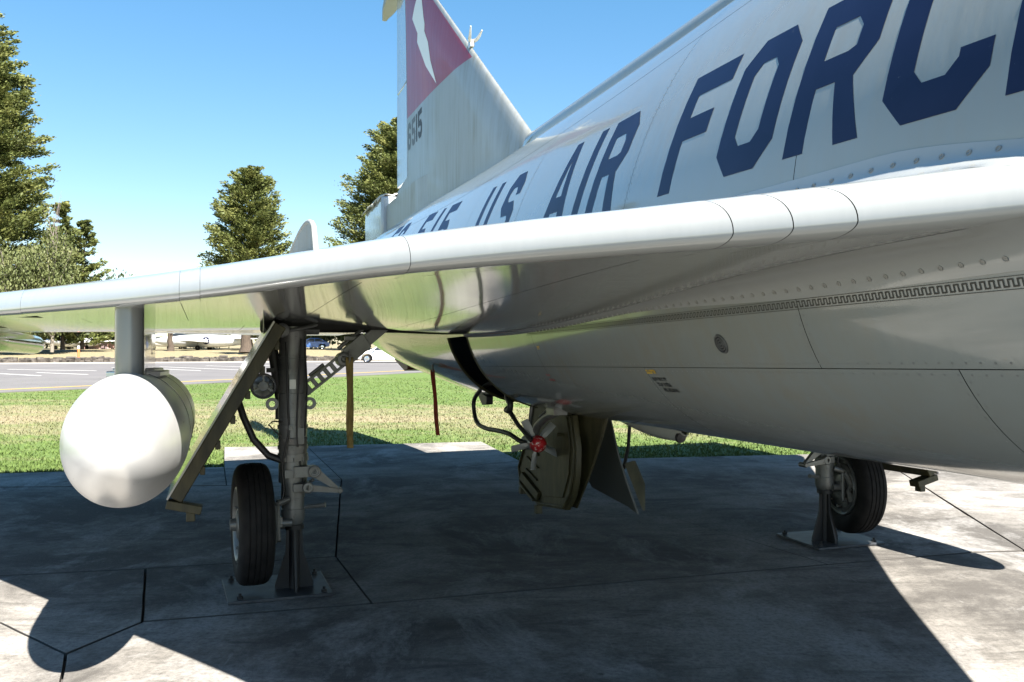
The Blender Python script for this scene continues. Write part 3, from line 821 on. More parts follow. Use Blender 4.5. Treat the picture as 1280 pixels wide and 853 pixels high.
# ------------------------------------------------------------------ main landing gear
WA = Vector((-.156, -.988, 0)).normalized()      # axle direction of the slightly toed wheels (starboard)
def smooth_path(pts, n=5):
    out = []; k = len(pts)
    for i in range(k-1):
        p0, p1, p2, p3 = pts[max(i-1, 0)], pts[i], pts[i+1], pts[min(i+2, k-1)]
        for j in range(n):
            t = j/n; out.append(.5*((2*p1)+(p2-p0)*t+(2*p0-5*p1+4*p2-p3)*t*t+(3*p1-p0-3*p2+p3)*t**3))
    return out+[pts[-1]]
def gear(side):
    S = side
    q = lambda l, s, z: P(l, s*S, z)
    leg = MB()
    prof = [(1.78, .062), (1.70, .062), (1.70, .090), (1.652, .090), (1.64, .086), (1.51, .086), (1.508, .090), (1.495, .090), (1.493, .086), (1.27, .086), (1.268, .092), (1.12, .092), (1.118, .090), (.99, .090),
            (.985, .094), (.975, .090), (.87, .089), (.868, .094), (.835, .094), (.833, .089), (.80, .090), (.70, .090), (.698, .074), (.60, .074), (.598, .069), (.53, .069), (.528, .074), (.47, .074), (.435, .064), (.415, .04), (.41, .0)]
    leg.lathe([(z, r) for z, r in prof], q(0, 2.067, 0), (0, 0, 1), 36)
    leg.box(q(.05, 2.05, 1.16), (.05, .03, .30)); leg.box(q(.092, 2.075, .76), (.012, .10, .05)); leg.box(q(.085, 2.03, 1.0), (.02, .05, .10))
    for s in (2.185, 1.975):       # towing lugs
        leg.lathe([(-.018, .040), (.018, .040), (.018, .020), (-.018, .020)], q(.04, 2.067+(s-2.067)*1.12, 1.205), (1, 0, 0), 20, closed=True)
    leg.tube([q(0, 2.067, .845), q(0, 2.067, .885)], .096, 28)
    lg = leg.build('main_gear_leg', GEAR, JET, 35)
    # trunnion boss, rod and cross bar at the top
    t = MB(); t.lathe([(-.05, .045), (.05, .045), (.055, .036), (.055, .016), (.035, .014), (.035, .0)], q(.12, 2.145, 1.672), (1, 0, 0), 24)
    t.tube([q(.13, 2.11, 1.668), q(.05, 1.90, 1.715)], .011, 8); t.tube([q(0, 2.25, 1.70), q(0, 1.9, 1.70)], .05, 16)
    t.build('trunnion', GEAR, lg)
    # side brace: solid upper link, pivot, perforated lower link
    sb = MB()
    a, b, c = q(-.05, 1.46, 1.71), q(-.05, 1.735, 1.488), q(-.05, 1.99, 1.285)
    d = (b-a).normalized(); w = Vector((1, 0, 0)); up = d.cross(w).normalized()
    if up.z < 0: up = -up
    for wv, (p0, p1, hw) in ((.032, (a, b, .045)),):
        sb.prism([p0+up*hw*.8-w*wv, p1+up*hw-w*wv, p1+d*.05-w*wv, p1-up*hw-w*wv, p0-up*hw*.8-w*wv], w*2*wv)
    sb.prism([a+(b-a)*.42+up*.06-w*.05, a+(b-a)*.9+up*.055-w*.05, a+(b-a)*1.02-w*.05, a+(b-a)*.9-up*.055-w*.05, a+(b-a)*.45-up*.05-w*.05], w*.10)
    sb.lathe([(-.065, .048), (.065, .048), (.07, .038), (.07, .02), (.05, .018), (.05, 0)], b, (1, 0, 0), 22)
    sb.box(a+(b-a)*.62+up*.07, (.05, .10, .03), Matrix.Rotation(0, 3, 'X')); sb.tube([a+(b-a)*.35+up*.075, a+(b-a)*.95+up*.075], .014, 8)
    sb.build('side_brace', GEAR, lg, 35, bevel=.004)
    d2 = (c-b).normalized(); u2 = d2.cross(w).normalized(); L2 = (c-b).length
    if u2.z < 0: u2 = -u2
    lb = MB(); nh = 5                      # ladder of real holes: two rails, webs between
    for sg in (1, -1):
        lb.box(b+d2*L2*.5+u2*sg*.034, (.05, L2, .016), Matrix((w, d2, u2)).transposed())
    for k in range(nh+1):
        lb.box(b+d2*(L2*(.10+.80*k/nh)), (.046, .026, .054), Matrix((w, d2, u2)).transposed())
    lb.box(b+d2*L2*.97, (.05, .06, .06), Matrix((w, d2, u2)).transposed()); lb.tube([b+d2*.12+u2*.055, b+d2*.24+u2*.055], .012, 8)
    lb.build('perforated_link', GEAR, lg, 35, bevel=.003)
    # torque links
    tl = MB()
    tl.lathe([(-.045, .040), (.045, .040), (.05, .033), (.05, .026), (.046, .025), (.046, .014), (.02, .013), (.02, 0)], q(.10, 1.945, .772), (1, 0, .05), 24)
    tl.lathe([(-.045, .036), (.045, .036), (.05, .03), (.05, .014), (.02, .013), (.02, 0)], q(.10, 1.985, .672), (1, 0, .05), 24)
    ap = q(.10, 1.785, .645)
    def arm(p, r0, r1, x):
        dd = (ap-p).normalized(); uu = dd.cross(Vector((1, 0, 0))).normalized()
        tl.prism([p+uu*r0+Vector((x, 0, 0)), ap+uu*r1+Vector((x, 0, 0)), ap-uu*r1+Vector((x, 0, 0)), p-uu*r0+Vector((x, 0, 0))], Vector((.035, 0, 0)))
    arm(q(.10, 1.945, .772), .033, .010, -.005); arm(q(.10, 1.985, .672), .022, .013, .012)
    tl.lathe([(-.03, .019), (.045, .019), (.05, .012), (.05, 0)], ap, (1, 0, 0), 16)
    tl.box(q(.07, 2.01, .772), (.10, .12, .07)); tl.box(q(.07, 2.03, .672), (.09, .09, .05)); tl.tube([q(.1, 1.97, .71), q(.12, 1.95, .72)], .012, 8)
    tl.build('torque_link', GEAR, lg, 35, bevel=.003)
    # brake linkage between leg and wheel
    bk = MB(); x0 = 2.15
    bk.tube([q(.07, 2.10, .600), q(.09, 2.17, .578)], .022, 12); bk.tube([q(.09, 2.17, .585), q(.09, 2.165, .35)], .015, 10)
    bk.box(q(.07, 2.165, .46), (.05, .05, .06)); bk.tube([q(.07, 2.08, .45), q(.07, 2.2, .45)], .026, 12)
    bk.tube([q(.08, 2.15, .355), q(.08, 2.21, .355)], .022, 12); bk.tube([q(.02, 1.99, .535), q(.06, 1.90, .545), q(.07, 1.87, .55)], [.014, .012, .018], 8)
    for i in range(8):
        t_ = 2*math.pi*i/8; bk.tube([q(.15*math.cos(t_), 2.185, .44+.15*math.sin(t_)), q(.15*math.cos(t_), 2.215, .44+.15*math.sin(t_))], .014, 8)
    bk.tube([q(.1, 2.185, .56), q(.15, 2.20, .47), q(.12, 2.2, .42), q(.15, 2.2, .34)], .022, 8)
    bk.lathe([(0, .17), (.02, .19), (.05, .19), (.05, .06)], q(0, 2.20, .44), P(0, S, 0), 28)
    bk.build('brake', GEAR, lg, 35)
    ax = MB(); ax.tube([q(0, 2.06, .44), q(-.03, 2.30, .44)], .042, 18); ax.build('axle', GEAR, lg)
    # wheel: tyre with grooves + two rim halves (axis toed like in the photo)
    wc = q(0, 2.32, .448); axis = Vector((.06, -.998, 0)).normalized() if S > 0 else Vector((.156, .988, 0)).normalized()
    ty = MB(); R0 = .382; hw = .122
    prof = [(-.088, .232), (-.112, .25), (-.124, .285), (-.124, .315), (-.116, .345), (-.100, .366), (-.078, .377), (-.062, .380), (-.060, .3745), (-.054, .3745), (-.052, .381),
            (-.022, .3825), (-.020, .377), (-.014, .377), (-.012, .383)]
    prof = prof+[(-x, r) for x, r in reversed(prof)]
    prof = [(x_*.86, r_) for x_, r_ in prof]
    ty.lathe(prof, wc, axis, 96); ty.build('tyre', RUBBER, lg, 40)
    rm = MB()
    for sg in (1, -1):
        pr_ = [(.075, .236), (.096, .236), (.101, .226), (.094, .212), (.075, .200), (.060, .185), (.055, .12), (.075, .105), (.095, .085), (.10, .05), (.10, 0)]
        rm.lathe([(sg*x, r) for x, r in pr_], wc, axis, 48)
    u = axis.orthogonal().normalized(); v = axis.cross(u)
    for sg in (1, -1):
        for i in range(10):
            t_ = 2*math.pi*i/10; p = wc+axis*sg*.055+(u*math.cos(t_)+v*math.sin(t_))*.155
            rm.tube([p, p+axis*sg*.022], .017, 6)
        for i in range(9):
            t_ = 2*math.pi*i/9+.2; p = wc+axis*sg*.075+(u*math.cos(t_)+v*math.sin(t_))*.20
            rm.tube([p, p+axis*sg*.014], .008, 6)
    rm.tube([wc+axis*.09, wc+axis*.135], [.045, .035], 16); rm.build('wheel_rim', GEAR, lg, 35)
    # gear leg door, seen edge-on
    top = q(.35, 2.20, 1.715); bot = q(.35, 2.795, .69) if S > 0 else q(.35, 2.86, .565); d = (bot-top).normalized(); n = d.cross(Vector((1, 0, 0))).normalized()
    if n.y*S > 0: n = -n                    # outboard
    th = .075; ln = .92
    dm = MB(); dm.prism([top, bot, bot-n*th, top-n*th], Vector((-ln, 0, 0)))
    dr = dm.build('gear_door', OLIVE, JET, 30, bevel=.006)
    sk = MB(); sk.prism([top+n*.012, bot+n*.012+d*.02, bot+n*.001+d*.02, top+n*.001], Vector((-ln-.02, 0, 0))); sk.build('door_skin', GREY2, dr, 30)
    br = MB(); br.box(bot-n*.10+d*.02+Vector((-.06, 0, 0)), (.10, .20, .05), Matrix.Rotation(S*R(-14), 3, 'X')); br.box(bot-n*.16+d*.05+Vector((-.06, 0, 0)), (.06, .05, .06))
    br.build('door_bracket', OLIVE, dr, 30, bevel=.004)
    for k in range(6):
        br = MB(); br.box(top+d*(.12+.17*k)-n*(th+.008)+Vector((-.03, 0, 0)), (.05, .03, .05)); br.build('latch_block', OLIVE, dr, 30, bevel=.004)
    rod = MB(); rod.tube([q(-.12, 2.205, 1.69), q(-.12, 2.165, 1.44), q(-.1, 2.139, 1.22), q(-.08, 2.15, 1.10)], [.032, .036, .03, .022], 12); rod.box(q(-.1, 2.20, 1.42), (.04, .05, .03)); rod.build('retraction_rod', mat('dark_gear', (.06, .06, .055), .5, .3), lg)
    hs = MB()
    for dx in (0, .035):
        hs.tube([q(-.05-dx, 2.44, 1.29), q(-.03-dx, 2.405, 1.235), q(-.01-dx, 2.37, 1.12), q(-dx, 2.31, .98), q(.02-dx, 2.22, .875), q(.03-dx, 2.12, .835)], .022, 10)
    hs.build('brake_hose', HOSE, lg, 60)
    wr = MB(); wr.tube([q(.10, 2.14, 1.095), q(.12, 2.20, 1.10), q(.12, 2.225, 1.08), q(.12, 2.19, 1.04), q(.10, 2.15, 1.0)], .005, 6)
    wr.tube([q(.09, 2.0, 1.0), q(.095, 1.985, 1.3), q(.09, 2.0, 1.62)], .006, 6); wr.tube([q(.088, 2.03, .84), q(.093, 2.01, .7)], .005, 6); wr.build('brake_line', HOSE, lg, 60)
    for zz, rr_ in ((1.41, .088), (1.055, .093), (.925, .092)):
        cb = MB(); cb.lathe([(-.012, rr_-.003), (-.012, rr_+.004), (.012, rr_+.004), (.012, rr_-.003)], q(0, 2.067, zz), (0, 0, 1), 32)
        cb.box(q(.092, 2.09, zz), (.022, .022, .03)); cb.tube([q(.095, 2.09, zz), q(.115, 2.09, zz)], .006, 6); cb.build('clamp_band', GEAR, lg, 35)
    hl = MB()
    hl.tube(smooth_path([q(.075, 2.115, 1.60), q(.09, 2.11, 1.42), q(.092, 2.105, 1.2), q(.094, 2.10, 1.05), q(.10, 2.12, .93), q(.09, 2.14, .80), q(.085, 2.13, .66), q(.09, 2.15, .58)], 4), .0065, 8)
    hl.tube(smooth_path([q(.08, 2.02, 1.62), q(.096, 2.035, 1.40), q(.099, 2.05, 1.06), q(.10, 2.045, .93)], 4), .005, 8); hl.build('hydraulic_line', HOSE, lg, 60)
    dp = MB(); dp.prism([q(.0915, 2.055, 1.30), q(.0915, 2.095, 1.30), q(.0915, 2.095, 1.36), q(.0915, 2.055, 1.36)], (.002, 0, 0)); dp.build('data_plate', mat('plate_alloy', (.42, .42, .40), .4, .6), lg, 0)
    for k in range(10):
        t_ = 2*math.pi*k/10; bl = MB(); c_ = q(.095*math.cos(t_), 2.067+.095*math.sin(t_), .85); bl.tube([c_-Vector((0, 0, .012)), c_+Vector((0, 0, .012))], .007, 6); bl.build('collar_bolt', GEAR, lg, 30)
    # taxi light
    ll = MB(); lc = q(.22, 2.262, 1.325)
    ll.lathe([(-.035, .03), (-.03, .06), (.0, .078), (.016, .080), (.020, .076), (.018, .066), (.0, .064)], lc, (1, -S*.1, 0), 30)
    ll.box(lc+P(-.01, S*.085, 0), (.03, .05, .03)); LT = ll.build('taxi_light', HOSE, lg, 40)
    rf = MB(); rf.lathe([(.012, .066), (-.008, .045), (-.018, .012), (-.018, 0)], lc, (1, -S*.1, 0), 30); rf.build('lamp_reflector', CHROME, LT, 60) if False else rf.build('lamp_reflector', CHROME, lg, 60)
    sq = MB(); sq.lathe([(.014, .030), (.020, .026), (.022, 0)], lc, (1, -S*.1, 0), 18)
    for k in range(3):
        t_ = R(90+120*k); sq.box(lc+Vector((.015, 0, 0))+Vector((0, math.cos(t_), math.sin(t_)))*.047, (.006, .04, .010), Matrix.Rotation(t_, 3, 'X'))
    sq.build('lamp_bulb_holder', GEAR, lg)
for S_ in (1, -1): gear(S_)

# ------------------------------------------------------------------ wheel-well doors, air turbine, belly fittings
def poly_plate(name, pts, s_in, s_out, material, side_bulge=0., label=None):
    mb = MB(); n = len(pts); a = [P(l, s_in(z), z) for l, z in pts]; b = [P(l, s_out(z), z) for l, z in pts]
    tr = tessellate_polygon([[Vector((l, 0, z)) for l, z in pts]])
    mb.add(a+b, [tuple(t) for t in tr]+[tuple(i+n for i in reversed(t)) for t in tr]+[(i, (i+1) % n, (i+1) % n+n, i+n) for i in range(n)])
    o = mb.build(name, material, JET, 30, bevel=.006)
    if label: o['label'] = label
    return o
DA = [(-.72, 1.19), (-.845, .941), (-1.126, .581), (-1.089, .446), (-.659, .331), (-.10, .38), (.03, .50), (.10, .66), (.117, .85), (.05, 1.08)]
dA = poly_plate('wheel_well_door', DA, lambda z: .13, lambda z: .085, OLIVE, label='olive hanging wheel well door with ribbed inner face')
rb = MB()    # rim, ribs and pressings on the inner face
ctr = Vector((-.45, 0, .75))
for i in range(len(DA)):
    (l0, z0), (l1, z1) = DA[i], DA[(i+1) % len(DA)]
    p0 = Vector((l0, 0, z0)); p1 = Vector((l1, 0, z1)); p0 = p0+(ctr-p0)*.05; p1 = p1+(ctr-p1)*.05
    rb.tube([P(p0.x, .135, p0.z), P(p1.x, .135, p1.z)], .012, 6)
rb.prism([P(-1.02, .13, .50), P(-.62, .13, .38), P(-.58, .13, .44), P(-.97, .13, .56)], P(0, .03, 0)); rb.prism([P(-.98, .13, .46), P(-.66, .13, .365), P(-.65, .13, .385), P(-.97, .13, .48)], P(0, .05, 0))
rb.prism([P(-.55, .13, .42), P(-.12, .13, .47), P(.0, .13, .66), P(.02, .13, .9), P(-.04, .13, 1.08), P(-.30, .13, 1.10), P(-.42, .13, .7)], P(0, .012, 0))
for k in range(4): rb.box(P(-.78+.02*k, .138, .56+.10*k), (.26, .02, .012), Matrix.Rotation(R(14), 3, 'Y'))
rb.box(P(-1.05, .12, .40), (.05, .05, .06)); rb.box(P(-.68, .12, .30), (.05, .05, .07)); rb.tube([P(-.1, .14, .93), P(-.1, .19, .93)], .014, 8)
rb.build('door_rib', OLIVE, dA, 30, bevel=.003)
fl = MB()    # curved outer skin with its front lip
def flf(u, v):
    z = 1.09-.70*u; l = .12+.17*(1-u)**1.4-.22*u*u
    return P(l-.34*v*(.4+.6*(1-u)), .075-.11*math.sin(math.pi*.5*(1-v))*(.3+.7*(1-u)), z)
fl.grid(flf, 14, 8); o = fl.build('door_skin', OLIVE, dA, 60); md = o.modifiers.new('thickness', 'SOLIDIFY'); md.thickness = .012
DB = [(-.60, 1.08), (-.66, .62), (-.52, .47), (.10, .41), (.235, .375), (.13, .60), (.06, .80), (.02, 1.08)]
dB = poly_plate('wheel_well_door', DB, lambda z: -.17-.16*(1.08-z), lambda z: -.185-.165*(1.08-z), mat('door_grey', (.075, .078, .07), .4), label='grey wheel well door tapering to a low point')
di = MB(); di.prism([P(.06, -.27, .72), P(.225, -.33, .40), P(.17, -.36, .58), P(.10, -.32, .74)], P(0, -.02, 0)); di.build('door_rib', OLIVE, dB, 30)
dl = MB(); dl.tube([P(.206, -.25, 1.06), P(.13, -.27, .85), P(.03, -.28, .68)], .013, 8); dl.build('door_strut', HOSE, dB)
# ram air turbine
rc = P(-.205, .30, .86)
th = MB(); th.lathe([(-.24, .03), (-.235, .050), (-.20, .058), (-.02, .062), (.0, .060)], rc, (1, 0, 0), 26)
TB = th.build('air_turbine', GEAR, JET, 35)
hb = MB(); hb.lathe([(.0, .062), (.03, .060), (.055, .048), (.072, .028), (.078, 0)], rc, (1, 0, 0), 26); hb.build('hub', REDHUB, TB, 60)
for k in range(5):
    t_ = R(118-72*k); dv = Vector((0, math.cos(t_), math.sin(t_))); w = dv.cross(Vector((1, 0, 0))).normalized(); w = (w*math.cos(R(28))+Vector((1, 0, 0))*math.sin(R(28))).normalized()
    nn = dv.cross(w).normalized(); bb = MB()
    for sgn in (1,):
        cs = []
        for rr_, hw_, tw in ((.055, .018, .012), (.085, .026, .010), (.14, .030, .007), (.196, .029, .005)):
            cen = rc+Vector((-.03, 0, 0))+dv*rr_
            cs.append([cen+w*hw_, cen+nn*tw, cen-w*hw_, cen-nn*tw])
        vs = [p for c in cs for p in c]; fs = [(i*4+j, i*4+(j+1) % 4, i*4+4+(j+1) % 4, i*4+4+j) for i in range(3) for j in range(4)]+[(0, 1, 2, 3), (12, 13, 14, 15)]
        bb.add(vs, fs)
    bb.build('blade', BLADE, TB, 30)
am = MB(); am.tube([rc+P(-.10, 0, .02), rc+P(0.0, 0, .13), rc+P(.16, .0, .20), P(.237, .30, 1.13)], [.032, .03, .028, .034], 12)
am.tube([rc+P(.05, 0, .20), P(.10, .3, 1.16)], .010, 8); am.box(P(.2, .31, 1.12), (.14, .10, .05)); am.tube([rc+P(-.2, 0, .03), P(-.35, .28, 1.2)], .016, 8)
am.build('turbine_arm', GEAR, TB, 45)
ho = MB()
ho.tube(smooth_path([P(-.30, .45, 1.33), P(-.60, .45, 1.31), P(-.975, .45, 1.275), P(-1.27, .45, 1.18), P(-1.345, .45, 1.09), P(-1.25, .45, .96), P(-1.0, .45, .925), P(-.73, .44, .925), P(-.5, .42, .915), P(-.35, .38, .87), P(-.25, .34, .86)]), .018, 10)
ho.build('hydraulic_hose', HOSE, JET, 60)
hk = MB(); hk.tube(smooth_path([P(-.45, .45, 1.25), P(-.44, .45, 1.19), P(-.38, .45, 1.15), P(-.40, .45, 1.10), P(-.47, .45, 1.10)]), .024, 10)
hk.tube([P(-.45, .45, 1.12), P(-.3, .42, 1.0), P(-.17, .36, .89)], [.02, .016, .018], 10); hk.build('drain_pipe', HOSE, JET, 60)
# belly fairing with its lamp, aft bumper, small vents
bf = MB()
def bff(u, v):
    l = 0.12+1.08*u; w = .11*math.sin(math.pi*min(max(u*.93+.03, 0), 1))**.5; dep = .115*sm(u*1.25)*(1-sm((u-.93)/.07)*.4)
    a = math.pi*v; return P(l, -.12+w*math.cos(a), 1.085-dep*math.sin(a)**.7)
bf.grid(bff, 24, 14)
BF = bf.build('belly_fairing', aircraft_paint('fairing_paint', (.38, .39, .35)), JET, 60)
lm = MB(); lm.lathe([(0, .035), (.02, .03), (.025, 0)], P(1.165, -.1, 1.0), (1, 0, -.15), 16); lm.build('fairing_lamp', BLACK, BF)
bp = MB(); bp.prism([P(-5.3, .16, 1.62), P(-6.2, .16, 1.72), P(-6.15, .16, 1.50), P(-5.55, .16, 1.36), P(-5.3, .16, 1.38)], P(0, -.26, 0)); bp.build('tail_bumper', mat('dark_red_paint', (.09, .012, .010), .5), JET, 30, bevel=.02)
sv = MB(); sv.prism([P(-1.7, .33, 1.22), P(-1.35, .33, 1.17), P(-1.36, .33, 1.10), P(-1.5, .33, 1.09)], P(0, -.06, 0)); sv.build('belly_vent', BLACK, JET, 30, bevel=.008)
# nose gear (outside the frame, carries the nose)
ng = MB(); ng.tube([P(8.4, 0, 1.3), P(8.4, 0, .45)], .07, 16); ng.tube([P(8.4, -.2, .3), P(8.4, .2, .3)], .04, 12); ng.tube([P(8.4, 0, .6), P(8.4, 0, .3)], .05, 12); NG = ng.build('nose_gear_leg', GEAR, JET)
for s in (-.16, .16):
    tw = MB(); tw.lathe([(-.06, .14), (-.08, .2), (-.06, .27), (0, .285), (.06, .27), (.08, .2), (.06, .14)], P(8.4, s, .285-8.4*.0244), (0, 1, 0), 32); tw.build('nose_tyre', RUBBER, NG)

# ------------------------------------------------------------------ drop tanks (hang from the wings)
BANDM = aircraft_paint('tank_band', (.33, .34, .34), metal=.4)
def drop_tank(side, label):
    t = empty('drop_tank', JM @ P(.6, side*2.95, .78), JET.rotation_euler, label, 'drop tank', 'drop tanks under the wings')
    o = P(.6, side*2.95, .78); T = lambda l, s, z: P(l, s, z)-o
    zc = 1.105; sc = side*2.95
    prof = []
    for i in range(61):
        x = (i/60)**1.8; prof.append((2.02-.88*x, .315*math.sqrt(max(1-(1-x)**2.15, 0))))
    prof += [(1.10, .316), (.4, .318), (-.5, .316)]
    for i in range(1, 22): x = i/21; prof.append((-.5-2.7*x, .316*(1-x**1.9)+.004))
    b = MB(); b.lathe(prof, T(0, sc, zc), (1, 0, 0), 112); b.v = [(x_, -sc+(y_+sc)*.88, z_) if False else (x_, (y_-T(0, sc, 0).y)*.88+T(0, sc, 0).y, z_) for x_, y_, z_ in b.v]; body = b.build('tank_shell', SILVER, t, 60)
    for x in (.95, .1, -.8, -1.8):
        r = .317 if x > -.6 else .317*(1-((-.5-x)/2.7)**1.9)
        rg = MB(); rg.lathe([(x-.012, r), (x-.010, r+.0035), (x+.010, r+.0035), (x+.012, r)], T(0, sc, zc), (1, 0, 0), 64); rg.v = [(x_, (y_-T(0, sc, 0).y)*.88+T(0, sc, 0).y, z_) for x_, y_, z_ in rg.v]; rg.build('seam_band', BANDM, t, 60)
    sd = MB()
    for k in range(2):
        sd.prism([T(l, sc+w*(1.9-.45*k), zc+.29) for l, w in ((1.05, 0), (.9, .068), (.1, .075), (-.6, .0), (.1, -.075), (.9, -.068))], (0, 0, .035+.014*k))
    sd.build('saddle', SILVER, t, 30, bevel=.008)
    return t
drop_tank(1, 'silver round nosed drop tank hanging from the pylon under the near wing')
drop_tank(-1, 'silver drop tank under the far wing, beyond the fuselage, casting the pointed shadow at right')
for side in (1, -1):
    py = MB(); sc = side*2.95; outline = []
    for i in range(17):      # rounded nose, parallel sides, tapered tail
        a = R(-90+180*i/16); outline.append((1.13+.075*math.cos(a), .068*math.sin(a)))
    outline += [(.2, .068), (-.5, .012), (-.5, -.012), (.2, -.068)]
    n = len(outline); bot = [P(l, sc+s, 1.395) for l, s in outline]; top = [P(l, sc+s, 1.80 if l < 1.0 else 1.775) for l, s in outline]
    py.add(bot+top, [(i, (i+1) % n, (i+1) % n+n, i+n) for i in range(n)]+[tuple(range(n))])
    py.build('pylon', aircraft_paint('pylon_paint', (.16, .175, .175), rough=.18), JET, 40)

# ------------------------------------------------------------------ stands under the main gear legs
def stand(side, label, copy=None):
    base = JM @ P(0, side*2.05, 0); base.z = 0
    st = empty('jack_stand', base, (0, 0, R(-71)), label, 'jack stand', 'stands under the main gear legs')
    T = lambda l, s, z: Vector((l, -s+side*2.05, z))
    pl = MB(); c = [(-.35, 1.85), (-.35, 2.50), (.21, 2.47), (.21, 1.84)]
    pl.prism([T(l, s*side, .002) for l, s in c], (0, 0, .020)); pl.build('base_plate', PLATE, st, 30, bevel=.004)
    po = MB(); po.tube([T(0, side*2.06, .02), T(0, side*2.06, .425)], .034, 14)
    po.tube([T(0, side*2.06, .40), T(0, side*2.06, .43)], .062, 18); po.build('post', STEELBLK, st, 35)
    gu = MB()
    for ang, w0 in ((0, .13), (90, .12), (180, .13), (270, .12)):
        d = Vector((math.cos(R(ang)), math.sin(R(ang)), 0)); nn = Vector((-d.y, d.x, 0))*.007; o = T(0, side*2.06, 0)
        gu.prism([o+d*.03+Vector((0, 0, .022))-nn, o+d*w0+Vector((0, 0, .022))-nn, o+d*w0+Vector((0, 0, .05))-nn, o+d*.055+Vector((0, 0, .26))-nn, o+d*.05+Vector((0, 0, .40))-nn, o+d*.03+Vector((0, 0, .40))-nn], nn*2)
    gu.build('gusset', STEELBLK, st, 30)
    for l, s in ((-.30, 1.90), (-.30, 2.44), (.16, 2.40), (.16, 1.89)):
        b = MB(); b.tube([T(l, s*side, .022), T(l, s*side, .038)], .019, 6); b.tube([T(l, s*side, .038), T(l, s*side, .055)], .009, 8); b.build('bolt', STEELBLK, st, 30)
stand(1, 'black steel stand on a bolted plate beside the near main wheel')
stand(-1, 'black steel stand on a bolted plate beside the far main wheel under the fuselage')

# ------------------------------------------------------------------ warning streamers
def ribbon(name, p0, p1, w, material, label, waves=.012):
    p0 = Vector(p0); p1 = Vector(p1); t = empty(name, p1, (0, 0, 0), label, 'streamer', 'warning streamers hanging under the jet')
    mb = MB(); wv = Vector((.93, .36, 0)).normalized(); nn = Vector((-.36, .93, 0))
    def fn(u, v):
        return p0+(p1-p0)*u+wv*w*(v-.5)*(1-.25*math.sin(u*5)**2)+nn*waves*math.sin(u*9+v*1.5)-p1
    mb.grid(fn, 24, 4); o = mb.build('ribbon', material, t, 60); md = o.modifiers.new('thickness', 'SOLIDIFY'); md.thickness = .003
    pn = MB(); pn.tube([p0-p1+Vector((0, 0, .05)), p0-p1-Vector((0, 0, .02))], .008, 8); pn.build('pin', GEAR, t)
ribbon('streamer', PW(.03, 1.703, 1.50), PW(.03, 1.703, .905), .052, ST_OL, 'faded olive streamer hanging from the near gear side brace')
ribbon('streamer', PW(-1.77, .70, 1.40), PW(-1.60, .70, .832), .042, ST_RED, 'faded red streamer hanging slanted below the rear fuselage')

# ------------------------------------------------------------------ ground
def bank(x, y):
    d = y-(63+.30*(x+45))                       # behind the stone edging the field rises gently
    return .75*sm((d-1)/45) if d > 1 else 0.
gm = MB(); xs = [-1600, -700, -300, -160]+[-110+5*i for i in range(34)]+[120, 300, 700, 1600]
ys = [-900, -200, -40, 0, 20, 40]+[50+4*i for i in range(22)]+[150, 200, 320, 700, 1800]
vs = [(x, y, bank(x, y)-.05) for x in xs for y in ys]; ny = len(ys)
gm.add(vs, [(i*ny+j, (i+1)*ny+j, (i+1)*ny+j+1, i*ny+j+1) for i in range(len(xs)-1) for j in range(ny-1)])
tag(gm.build('grass_ground', GRASS, None, 180), kind='structure')

# concrete pad: base sheet and one slab per cast bay
pad = MB(); pad.prism([ground_at(-420, 605)-Vector((0, 0, .075)), ground_at(283, 585)-Vector((0, 0, .075)), ground_at(281, 560)-Vector((0, 0, .075)), ground_at(601, 553)-Vector((0, 0, .075)), ground_at(648, 576.5)-Vector((0, 0, .075)), ground_at(1000, 568.5)-Vector((0, 0, .075)), ground_at(1900, 556)-Vector((0, 0, .075)), Vector((26, -14, -.075)), Vector((-20, -14, -.075))], (0, 0, .03))
PAD = tag(pad.build('concrete_pad', JOINT, None, 0), kind='structure')
far = lambda x, y: Vector((x, y, 0))
G = ground_at
slabs = [
 [G(280, 584), G(280, 559), G(383, 557.5), G(427, 599), G(283, 607)],
 [G(383, 557.5), G(602, 552), G(650, 576), G(580, 583), G(427, 599)],
 [G(-420, 604), G(280, 584), G(283, 607), G(-300, 611)],
 [G(-300, 611), G(283, 607), G(427, 599), G(420, 695.3), G(182, 710.2), G(-200, 729)],
 [G(182, 711), G(420, 696), G(465, 754), G(178, 777)],
 [G(-200, 730), G(182, 711), G(178, 777), G(82, 817), G(0, 778)],
 [G(-420, 604), G(-300, 611), G(-200, 730), G(0, 778), G(82, 817), G(72, 880), far(-3.0, .5), far(-18, .5)],
 [G(82, 818), G(178, 777.6), G(465, 754.6), G(1034.6, 705.9), G(1215, 691), G(1290, 689), far(3.9, 2.0), far(.3, .8), far(-.6, .6), far(-1.6, .9), G(72, 880)],
 [far(-1.6, .9), far(-.6, .6), far(-3.0, .5), G(72, 880)],
 [G(427, 599), G(580, 583), G(775, 627), G(930, 673.5), G(1034.6, 705.4), G(465, 754), G(420, 696)],
 [G(580, 583), G(650, 576), G(1000, 568), G(1090, 566), G(1117, 585), G(1020, 662), G(930, 673.5), G(775, 627)],
 [G(1117, 585), G(1143, 601), G(1211, 645), G(1117, 654), G(1020, 662)],
 [G(930, 673.5), G(1020, 662), G(1117, 654), G(1211, 645), G(1280, 688), G(1215, 690), G(1034.6, 705.4)],
 [G(1090, 566), G(1900, 556), far(26, -13), far(3.9, 2.0), G(1280, 688), G(1143, 601), G(1117, 585)],
 [far(-18, .5), far(-3, .5), far(-.6, .6), far(.3, .8), far(3.9, 2.0), far(26, -13), far(-18, -13)]]
